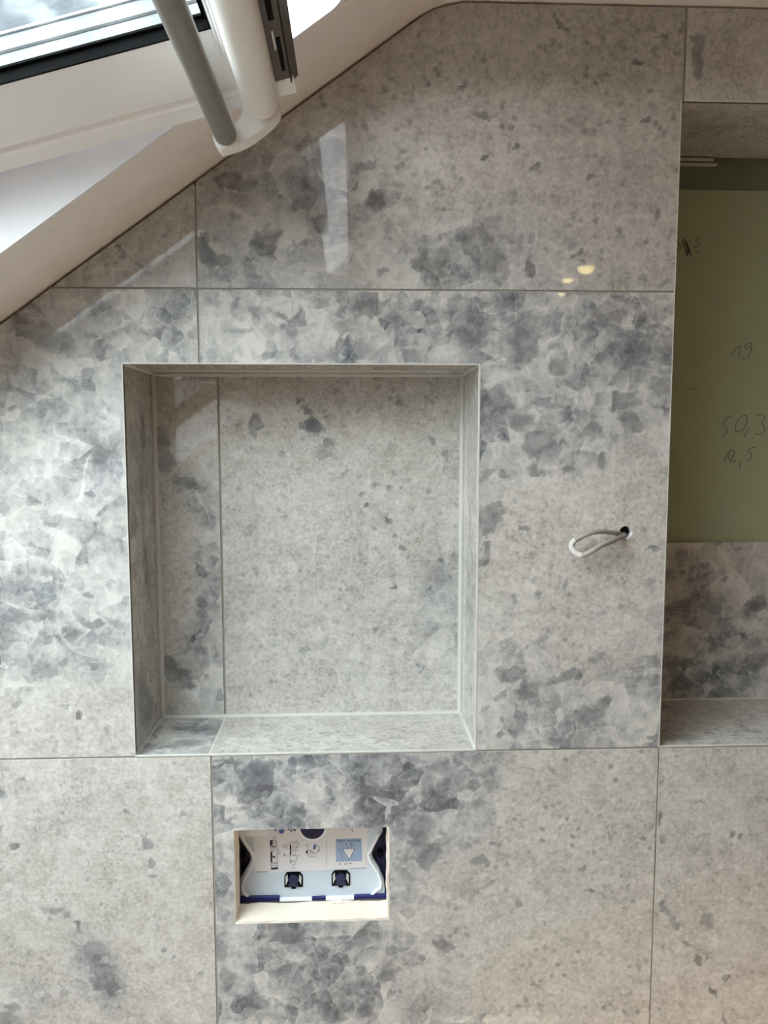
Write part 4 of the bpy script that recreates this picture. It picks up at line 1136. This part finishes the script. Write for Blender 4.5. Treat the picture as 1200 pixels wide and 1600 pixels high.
# control bar along the top of the sash: white body, curved end, grey grip tube
BY0, BY1 = -0.166, -0.955
cap = [(0.0410, 0.004), (0.0410, -0.0077), (0.0402, -0.0125), (0.0379, -0.0165), (0.0340, -0.0205), (0.0281, -0.0236), (0.0215, -0.0195), (0.0120, -0.0185), (0.0060, -0.0230), (0.0036, -0.0310), (0.0040, -0.0390), (0.0075, -0.0450),
       (0.0184, -0.0450), (0.0298, -0.0440), (0.0420, -0.0410), (0.0540, -0.0365), (0.0660, -0.0310), (0.0740, -0.0255), (0.0775, -0.0190), (0.0785, -0.010), (0.0785, 0.004)]
bm = bmesh.new()
prism(bm, cap, BY0, -0.146, lambda p, e: sp(p[0], e, p[1]))
bar = wpart('control_bar', bm, HANDLE_W, win, 'white control bar with a curved end', True, 0.0014)
body = [(0.0422, 0.004), (0.0422, -0.006)]
for k in range(13):
    a = math.pi + math.pi * k / 12
    body.append((0.0604 + 0.0182 * math.cos(a), -0.0085 + 0.0195 * math.sin(a)))
body += [(0.0786, -0.006), (0.0786, 0.004)]
bm = bmesh.new()
prism(bm, body, BY0 + 0.0005, BY1, lambda p, e: sp(p[0], e, p[1]))
wpart('bar_body', bm, HANDLE_W, bar, smooth=True)
bm = bmesh.new()
prism(bm, cap, BY1, BY1 - 0.02, lambda p, e: sp(p[0], e, p[1]))
wpart('end_cap', bm, HANDLE_W, bar, smooth=True, bevel=0.0014)
bm = bmesh.new()
grip = [(0.0165 + 0.0112 * math.cos(a), -0.0318 + 0.0112 * math.sin(a) * (1.0 if math.sin(a) > 0 else 0.95)) for a in [2 * math.pi * k / 28 for k in range(28)]]
prism(bm, grip, -0.158, BY1, lambda p, e: sp(p[0], e, p[1]))
wpart('grip_tube', bm, ALU, bar, 'grey metal grip tube', True)
# a worn scratch near the end of the tube
bm = bmesh.new()
for pts in (((0.021, -.187), (0.0222, -.182), (0.0216, -.178), (0.0226, -.174)), ((0.018, -.178), (0.0184, -.174), (0.0178, -.171))):
    P = [sp(s, yy, -0.0318 - math.sqrt(max(0, 0.0112 ** 2 - (s - 0.0165) ** 2)) * 0.95 - 0.0002) for s, yy in pts]
    ribbon(bm, P, 0.0005, -NS)
wpart('scratch', bm, INK, bar)

# latch plate: slotted brown steel channel behind the bar
bm = bmesh.new()
def sbox(bm, s0, s1, y0_, y1_, n0, n1):
    v = [bm.verts.new(sp(s, yy, nn)) for nn in (n0, n1) for (s, yy) in ((s0, y0_), (s1, y0_), (s1, y1_), (s0, y1_))]
    for f in ((0, 1, 2, 3), (4, 5, 6, 7), (0, 1, 5, 4), (1, 2, 6, 5), (2, 3, 7, 6), (3, 0, 4, 7)):
        bm.faces.new([v[i] for i in f])
sbox(bm, 0.0786, 0.0935, -0.1880, -0.93, -0.0055, -0.0010)
latch = wpart('latch_plate', bm, LATCH, win, 'brown steel latch channel with slots')
bm = bmesh.new()
# the blade: a lip that stands proud along the outer edge, tapering off at its end
secs = [(-0.1505, 0.0010), (-0.156, 0.0050), (-0.166, 0.0085), (-0.19, 0.0108), (-0.93, 0.0108)]
rows = []
for yy, hgt in secs:
    rows.append([bm.verts.new(sp(*q)) for q in ((0.0938, yy, 0.0085 - hgt * 1.15), (0.0950, yy, 0.0080 - hgt * 1.25), (0.1040, yy, 0.0120 - hgt * 0.15), (0.1040, yy, 0.0140), (0.0938, yy, 0.0090))])
for a, c in zip(rows, rows[1:]):
    for i in range(5):
        bm.faces.new((a[i], a[(i + 1) % 5], c[(i + 1) % 5], c[i]))
bm.faces.new(rows[0])
bm.faces.new(rows[-1])
wpart('latch_lip', bm, plain('dark_latch_steel', lin(62, 55, 49), 0.45, metal=0.1), latch)
bm = bmesh.new()
for (s0, s1, y0_, y1_) in ((0.0870, 0.0908, -0.2060, -0.266), (0.0836, 0.0888, -0.295, -0.35), (0.086, 0.090, -0.38, -0.44)):
    sbox(bm, s0, s1, y0_, y1_, -0.0061, -0.0055)
wpart('slot', bm, BLACK, latch)
bm = bmesh.new()
sbox(bm, 0.0842, 0.0858, -0.247, -0.279, -0.0063, -0.0055)  # a thin pale bar lying on the latch plate
wpart('pale_bar', bm, plain('pale_bar_metal', lin(250, 250, 248), 0.25, metal=0.2), latch, 'pale bar on the latch plate')

# added_fill_window: added out of view as fill light, shut, with a frosted pane
fill_win = empty('added_fill_window', (W2_X1, W2_Y0, slope_z(W2_X1)))
structure(fill_win)
fill_win['label'] = 'added fill-light window, shut and frosted, unseen behind the camera'
Q0 = Vector((W2_X1, 0, slope_z(W2_X1)))
ql = (W2_X1 - W2_X0) / math.cos(SA)
def qbox(bm, d0, d1, y0_, y1_, n0, n1):
    v = []
    for nn in (n0, n1):
        for d, yy in ((d0, y0_), (d1, y0_), (d1, y1_), (d0, y1_)):
            p = Q0 - SU * d + SN * nn
            v.append(bm.verts.new((p.x, yy, p.z)))
    for f in ((0, 1, 2, 3), (4, 5, 6, 7), (0, 1, 5, 4), (1, 2, 6, 5), (2, 3, 7, 6), (3, 0, 4, 7)):
        bm.faces.new([v[i] for i in f])
for nm, mt, wd, n0, n1, off in (('lining', PAINT_W, 0.003, 0.0, SHAFT, 0.0), ('fill_sash_rail', SASH, 0.07, SHAFT - 0.07, SHAFT - 0.01, 0.003)):  # lining and sash rails of the added fill window
    for a in ((off, off + wd, W2_Y0 - off, W2_Y1 + off), (ql - off - wd, ql - off, W2_Y0 - off, W2_Y1 + off), (off + wd, ql - off - wd, W2_Y0 - off, W2_Y0 - off - wd), (off + wd, ql - off - wd, W2_Y1 + off + wd, W2_Y1 + off)):
        bm = bmesh.new()
        qbox(bm, *a, n0, n1)
        keep(obj(nm, bm, mt), fill_win)
bm = bmesh.new()
qbox(bm, 0.073, ql - 0.073, W2_Y0 - 0.073, W2_Y1 + 0.073, SHAFT - 0.030, SHAFT - 0.026)
keep(obj('fill_pane', bm, FROST), fill_win)

# ------------------------------------------------------------------ concealed cistern behind the service opening
CY = 0.050
def c3(u, v, dy=0.0):
    p = at(u, v, CY + dy)
    return p
cist = empty('toilet_cistern', (0.1335, CY, OZ0))
tag(cist, 'navy and pale blue concealed cistern seen through the plastered service opening', 'cistern')
def cpart(name, bm, mat, parent=None, label=None, smooth=False, bevel=0, kind=None):
    o = obj(name, bm, mat, None, smooth, bevel)
    keep(o, parent or cist)
    if label: o['label'] = label
    if kind: o['kind'] = kind
    return o
def outline(bm, pts, dy0, dy1):
    prism(bm, pts, dy0, dy1, lambda p, e: Vector((at(p[0], p[1], CY).x, CY + e, at(p[0], p[1], CY).z)))
def disc(bm, u, v, ru, rv, dy0, dy1, n=28, a0=0, a1=2 * math.pi):
    outline(bm, [(u + ru * math.cos(a0 + (a1 - a0) * k / n), v + rv * math.sin(a0 + (a1 - a0) * k / n)) for k in range(n)], dy0, dy1)

bm = bmesh.new()
outline(bm, [(352, 1270), (622, 1270), (622, 1425), (352, 1432)], 0.014, 0.05)
cpart('housing', bm, NAVY, label='navy plastic cistern housing', bevel=0.002)
# side wings and bottom rails of the housing
NAVY_R = plain('navy_rail', lin(46, 48, 104), 0.4)
for pts in ([(355, 1402), (437, 1400), (437, 1408), (355, 1413)], [(553, 1399), (620, 1397), (620, 1405), (553, 1407)], [(487, 1402), (509, 1401), (509, 1411), (487, 1412)]):
    bm = bmesh.new()
    outline(bm, pts, -0.001, 0.012)
    cpart('lower_rail', bm, NAVY_R, bevel=0.001)
for u, v in ((595, 1340), (378, 1341)):
    bm = bmesh.new()
    disc(bm, u, v, 5, 5, 0.008, 0.02, 16)
    cpart('screw_boss', bm, BLACK)
bm = bmesh.new()
outline(bm, [(352, 1408), (622, 1402), (622, 1446), (352, 1450)], 0.002, 0.004)
cpart('back_ledge', bm, plain('pale_ledge', lin(198, 202, 212), 0.7))

cover = [(368, 1272), (369, 1301), (378, 1318), (390, 1336), (391.5, 1344), (388, 1354), (377, 1372), (372, 1382), (371, 1395), (371, 1402), (374, 1411), (436, 1409), (436, 1412), (488, 1411.5), (488, 1405), (509, 1404), (509, 1409), (553, 1408), (553, 1405), (601, 1403), (602, 1392), (600, 1376), (592, 1358), (582, 1343), (581, 1335), (585, 1325), (598, 1301), (599, 1272)]
bm = bmesh.new()
outline(bm, cover, 0.003, 0.012)
plate = cpart('cover_plate', bm, COVER, label='pale blue-grey hourglass cover plate', bevel=0.0012)
# moulded rim following the edge
bm = bmesh.new()
def rimpath(pts, r, dy):
    tube(bm, [at(u, v, CY + dy) for u, v in pts], r, 8)
rimpath([(373, 1300), (384, 1318), (395, 1334), (397, 1343), (393, 1355), (382, 1374), (378, 1384), (379, 1394), (386, 1399), (390, 1404), (400, 1406), (440, 1404.5), (500, 1403), (560, 1401), (580, 1399), (588, 1391), (594, 1388), (596, 1378), (590, 1362), (578, 1345), (576, 1335), (581, 1323), (592, 1302)], 0.0022, 0.002)
cpart('moulded_rim', bm, RIM, plate, smooth=True)
bm = bmesh.new()
outline(bm, [(437, 1406.5), (488, 1405.2), (488, 1411), (437, 1412)], -0.002, 0.006)
outline(bm, [(509, 1404.5), (553, 1403.2), (553, 1408.4), (509, 1409.4)], -0.002, 0.006)
cpart('hinge_tab', bm, plain('white_hinge_tab', lin(238, 240, 246), 0.5), plate, bevel=0.0006)
bm = bmesh.new()
outline(bm, [(372, 1272), (420, 1272), (420, 1300), (416, 1304.5), (376, 1306), (372, 1303)], -0.003, 0.004)
cpart('upper_tab', bm, RIM, plate, bevel=0.0012)
# two spring clips in square openings
for (u0, u1, v0, v1) in ((444, 473, 1364, 1387), (518, 547, 1361.5, 1385)):
    bm = bmesh.new()
    outline(bm, [(u0 + 4, v0), (u1 - 5, v0 - .5), (u1, v0 + 5), (u1, v1), (u0 + (u1 - u0) * .62, v1 + .3), (u0 + (u1 - u0) * .62, v1 + 3), (u0 + (u1 - u0) * .38, v1 + 3), (u0 + (u1 - u0) * .38, v1 + .3), (u0, v1 + .6), (u0, v0 + 6)], 0.0018, 0.0034)
    clip = cpart('clip_opening', bm, BLACK, plate)
    bm = bmesh.new()
    um = (u0 + u1) / 2
    disc(bm, um, v0 + 10.5, 8, 7.5, -0.001, 0.002, 20)
    outline(bm, [(um - 6, v0 + 15), (um + 6, v0 + 15), (um + 9.5, v1 - 1.5), (um - 9.5, v1 - 1.5)], -0.0008, 0.002)
    cpart('clip_button', bm, plain('navy_clip', lin(34, 36, 72), 0.4), plate, bevel=0.001)
    bm = bmesh.new()
    outline(bm, [(u0 + 2, v0 + 6), (u0 + 5, v0 + 3), (u0 + 6, v0 + 12), (u0 + 2.4, v1 - 4)], -0.0002, 0.002)
    outline(bm, [(u1 - 2, v0 + 6), (u1 - 5.5, v0 + 3), (u1 - 6, v0 + 12), (u1 - 2.4, v1 - 4)], -0.0002, 0.002)
    cpart('clip_spring', bm, STEEL, plate, 'bright steel clip spring')

# the printed label, its round cut-out and the flush pipe socket
bm = bmesh.new()
lab = [(396, 1272), (396, 1300), (398, 1365.5), (485, 1362), (575, 1357), (573.5, 1272)]
outline(bm, lab, 0.0022, 0.0032)
label = cpart('instruction_label', bm, PAPER, label='white instruction label with line drawings')
bm = bmesh.new()
disc(bm, 488, 1295, 22.5, 20.5, 0.0012, 0.004)
cpart('socket_ring', bm, RIM, bevel=0.0008)
bm = bmesh.new()
disc(bm, 488, 1294, 19.5, 18, 0.0004, 0.004)
cpart('pipe_socket', bm, NAVY, label='navy round flush socket', bevel=0.0015)

LY = 0.0019
bm = bmesh.new()
def ink(pts, w=0.00045, close=False, b=None):
    P = [at(u, v, CY + LY) for u, v in pts]
    if close: P.append(P[0])
    ribbon(bm if b is None else b, P, w, OUT, 0.0)
def inkrect(u0, v0, u1, v1, w=0.00045):
    ink([(u0, v0), (u1, v0)], w); ink([(u1, v0), (u1, v1)], w); ink([(u1, v1), (u0, v1)], w); ink([(u0, v1), (u0, v0)], w)
def inkfill(pts):
    bm.faces.new([bm.verts.new(at(u, v, CY + LY)) for u, v in pts])
def inkarc(u, v, ru, rv, a0, a1, w=0.00045, n=10):
    ink([(u + ru * math.cos(a0 + (a1 - a0) * k / n), v + rv * math.sin(a0 + (a1 - a0) * k / n)) for k in range(n + 1)], w)
# left drawing: the flush valve
inkrect(427, 1308, 431, 1318); inkrect(422, 1313, 432, 1322); inkfill([(422, 1313), (426, 1312), (426, 1321), (422, 1321)])
ink([(421, 1323), (434, 1322)], .0006); inkrect(423, 1324, 433, 1348); inkfill([(423, 1331), (425.5, 1331), (425.5, 1347), (423, 1347)])
inkrect(426, 1323, 429, 1330); ink([(434, 1327), (436, 1328), (435.5, 1335), (434, 1336)]); inkfill([(426, 1337), (430, 1338), (429.5, 1341), (426, 1340)])
inkrect(423, 1349, 434, 1352); inkrect(424, 1352, 433, 1356); inkfill([(423, 1356), (434, 1355), (435, 1358), (424, 1359)])
ink([(418, 1361), (422, 1358)], .0003)
# second drawing: the fill valve
inkrect(442, 1320, 448, 1324); inkrect(448, 1318, 453, 1326); inkrect(454, 1315, 464, 1325); inkarc(462, 1319, 5, 5, -1.6, 1.6); inkrect(457, 1317, 461, 1323); inkfill([(453, 1320), (455, 1320), (455, 1336), (453, 1336)])
ink([(454, 1328), (466, 1328)]); inkrect(457, 1329, 462, 1336, .0003); inkrect(453, 1337, 464, 1345, .0004); ink([(442, 1338), (453, 1337)], .0003); ink([(464, 1337), (470, 1337)], .0003)
inkrect(456, 1346, 461, 1351, .0003); inkrect(457, 1351, 460.5, 1357, .0003); inkfill([(453.5, 1345), (455, 1345), (455, 1348), (453.5, 1348)])
inkfill([(443, 1335), (446, 1335), (444.5, 1337.5)])
# third drawing: the valve seat
inkarc(482, 1331, 4, 4, 0, 6.3); inkarc(493, 1327, 5, 6, -2, 2.2); inkarc(488, 1334, 8, 5, .3, 3.4); ink([(478, 1332), (483, 1328), (486, 1330), (491, 1334)]); inkarc(497, 1326, 3, 4, -1.5, 2.5); inkrect(485, 1330, 489, 1336, .0003); inkfill([(478, 1330), (481, 1329), (481, 1333), (479, 1334)])
inkarc(480, 1321, 2.4, 2.4, 0, 6.3, .0003); ink([(480, 1319.6), (480, 1322.4)], .0005)
# symbols cut off by the upper edge
for (u, v, a, b_) in ((424, 1295, 5, 1.5), (430, 1297, 4, 2), (450, 1296, 5, 1.5), (455, 1298, 3, 2), (460, 1297, 4, 2)):
    inkfill([(u - a * .6, v - b_), (u + a * .4, v - b_ * .6), (u + a * .6, v + b_), (u - a * .2, v + b_ * .5)])
for (u0, u1) in ((388, 396), (407, 412)):
    inkfill([(u0, 1296), (u1, 1295.6), (u1, 1297.6), (u0, 1298)])
ink([(550, 1288), (550, 1297), (551.5, 1300)], .0009)
# right panel: triangle and dimension lines
ink([(535, 1326), (554.5, 1326)], .0006); ink([(554.5, 1326), (545.5, 1343)], .0006); ink([(545.5, 1343), (535, 1326)], .0006)
ink([(524.5, 1346), (566, 1345)], .0003); ink([(534.5, 1330), (534.5, 1347)], .0003); ink([(545.5, 1343), (545.5, 1348)], .0003)
ink([(542.5, 1319), (542.5, 1330)], .0003); ink([(549.5, 1319), (549.5, 1326)], .0003); ink([(546, 1319), (546, 1326)], .0003)
for (u, v, s) in ((540, 1319, -1), (548.5, 1318.5, 1), (532, 1350, 1), (547.5, 1349.5, -1), (530.5, 1328, 1)):
    inkfill([(u - 1.4 * s, v - 1.2), (u + 1.6 * s, v), (u - 1.4 * s, v + 1.2)])
print_ = cpart('printed_drawing', bm, INK, label, label='dark line drawings of valves on the label', kind='stuff')
bm = bmesh.new()
ink([(510, 1312), (510.5, 1355)], .0004)
cpart('printed_rule', bm, INK_G, label)
bm = bmesh.new()
disc(bm, 439.5, 1299.5, 4.4, 4.4, 0.0018, 0.0023, 20)
cpart('blue_dot', bm, INK_B, label)
bm = bmesh.new()
inkfill([(489, 1325), (491, 1319), (494, 1319.5), (493, 1327), (490, 1327)])
cpart('blue_cap', bm, INK_B, label)
bm = bmesh.new()
bm.faces.new([bm.verts.new(at(u, v, CY + 0.0021)) for u, v in ((524.5, 1311), (565, 1309.5), (566, 1344.5), (525, 1346.5))])
cpart('blue_panel', bm, PAPER_B, label, 'pale blue printed panel')
bm = bmesh.new()
bm.faces.new([bm.verts.new(at(u, v, CY + 0.0020)) for u, v in ((535.5, 1326.4), (554, 1326.4), (545.5, 1342.4))])
cpart('white_triangle', bm, PAPER, label)


def write(txt, u, v, px, mat, name, turn=0.0, width=None):
    cu = bpy.data.curves.new(name, 'FONT')
    cu.body = txt
    cu.align_x = 'LEFT'
    p = at(u, v, CY + LY)
    k = px_scale(CY)
    cu.size = px * k
    o = bpy.data.objects.new(name, cu)
    C.objects.link(o)
    dg = bpy.context.evaluated_depsgraph_get()
    me = bpy.data.meshes.new_from_object(o.evaluated_get(dg))
    bpy.data.objects.remove(o)
    if width:
        w = max(x.co.x for x in me.vertices)
        for x in me.vertices: x.co.x *= width * k / w
    M = Matrix.Translation(p) @ Matrix.Rotation(turn, 4, 'Y') @ Matrix.Rotation(math.pi / 2, 4, 'X')
    me.transform(M)
    me.materials.clear()
    o = link(name, me, mat)
    keep(o, label)
    return o
write('Geberit AquaClean', 525.5, 1315.6, 6.2, INK, 'printed_text', width=39)
write('S', 534.5, 1321, 4.6, INK, 'printed_text')
write('S', 551.2, 1320.6, 4.6, INK, 'printed_text')
write('10°', 537, 1351.6, 5.2, INK, 'printed_text')
write('966.096.00.1', 400, 1363.6, 3.6, INK, 'printed_text', width=19)
# two lines of print too fine to read in the photograph: broken strokes of the same length
bm = bmesh.new()
for k in range(9):
    ink([(546 + k * 3.0, 1356.8 - k * 0.12), (548.2 + k * 3.0, 1356.7 - k * 0.12)], .0009)
for k in range(6):
    ink([(572.0, 1352 - k * 2.8), (571.9, 1350.0 - k * 2.8)], .0007)
cpart('fine_print', bm, INK_G, label, kind='stuff')

# ------------------------------------------------------------------ the looped cable
pts2 = [(977, 834, 0.02), (972, 838, 0.0), (966, 841, -0.010), (955, 846, -0.022), (940, 852, -0.030), (928, 859, -0.032), (919, 864, -0.030), (911, 867, -0.027), (903, 866, -0.024), (896, 860, -0.021), (893, 853, -0.019), (896, 846, -0.019), (904, 841, -0.020), (918, 834, -0.022), (931, 831, -0.020), (945, 831, -0.014), (958, 832.5, -0.007), (966, 834, 0.0), (973, 835, 0.012), (977, 834, 0.03)]
def spline(P, n=5):
    out = []
    P = [Vector(p) for p in P]
    for i in range(len(P) - 1):
        p0, p1, p2, p3 = P[max(i - 1, 0)], P[i], P[i + 1], P[min(i + 2, len(P) - 1)]
        for k in range(n):
            t = k / n
            out.append(0.5 * ((2 * p1) + (p2 - p0) * t + (2 * p0 - 5 * p1 + 4 * p2 - p3) * t * t + (3 * p1 - p0 - 3 * p2 + p3) * t ** 3))
    out.append(P[-1])
    return out
path = spline([at(u, v, yy) for u, v, yy in pts2])
bm = bmesh.new()
tube(bm, path, 0.0033, 12)
cable = obj('power_cable', bm, CABLE, None, True)
tag(cable, 'thin grey electric cable looped out of a round hole in the tile', 'cable')
bm = bmesh.new()
tube(bm, path[5 * 7 + 1:5 * 11 + 3], 0.0037, 12)  # a slightly thicker, paler piece over the bend
tag(obj('pale_bend', bm, CABLE_PALE, cable, True), 'paler bend of the cable')

# ------------------------------------------------------------------ warm ceiling lamps behind the camera (mirrored in the polished tiles)
lamp_labels = ['round warm downlight in the ceiling, mirrored as the largest yellow spot on the tile', 'round warm downlight in the ceiling, mirrored as the middle yellow spot above the joint', 'round warm downlight in the ceiling, mirrored as the faint spot on the joint itself']
for (lx, ly, lr), lb in zip(((0.915, -1.412, 0.026), (0.907, -1.585, 0.018), (0.956, -1.83, 0.014)), lamp_labels):
    e = empty('ceiling_light', (lx, ly, CEIL))
    tag(e, lb, 'ceiling light', 'downlights in the ceiling')
    bm = bmesh.new()
    seg = 32
    prof_ = [(lr, 0.0), (lr + 0.002, -0.004), (lr + 0.010, -0.004), (lr + 0.012, 0.0)]
    rr = [[bm.verts.new((r * math.cos(2 * math.pi * k / seg), r * math.sin(2 * math.pi * k / seg), z)) for k in range(seg)] for r, z in prof_]
    for a, b_ in zip(rr, rr[1:]):
        for k in range(seg):
            bm.faces.new((a[k], a[(k + 1) % seg], b_[(k + 1) % seg], b_[k]))
    obj('trim_ring', bm, STEEL, e, True)
    bm = bmesh.new()
    bmesh.ops.create_uvsphere(bm, u_segments=24, v_segments=12, radius=lr, matrix=Matrix.Diagonal((1, 1, 0.85, 1)))
    bmesh.ops.bisect_plane(bm, geom=bm.verts[:] + bm.edges[:] + bm.faces[:], plane_co=(0, 0, -0.0005), plane_no=(0, 0, 1), clear_outer=True)
    obj('lens', bm, LAMP_GLOW, e)
    # a deep-set reflector throws its beam down; from the side only the dim lens shows
    ld = bpy.data.lights.new('lamp_beam', 'SPOT')
    ld.spot_size = math.radians(112)
    ld.spot_blend = 0.6
    ld.shadow_soft_size = lr
    ld.energy = LAMP_POWER
    ld.color = LAMP_COLOR
    lo = bpy.data.objects.new('lamp_beam', ld)
    C.objects.link(lo)
    lo.parent = e
    lo.location = (0, 0, -0.030)
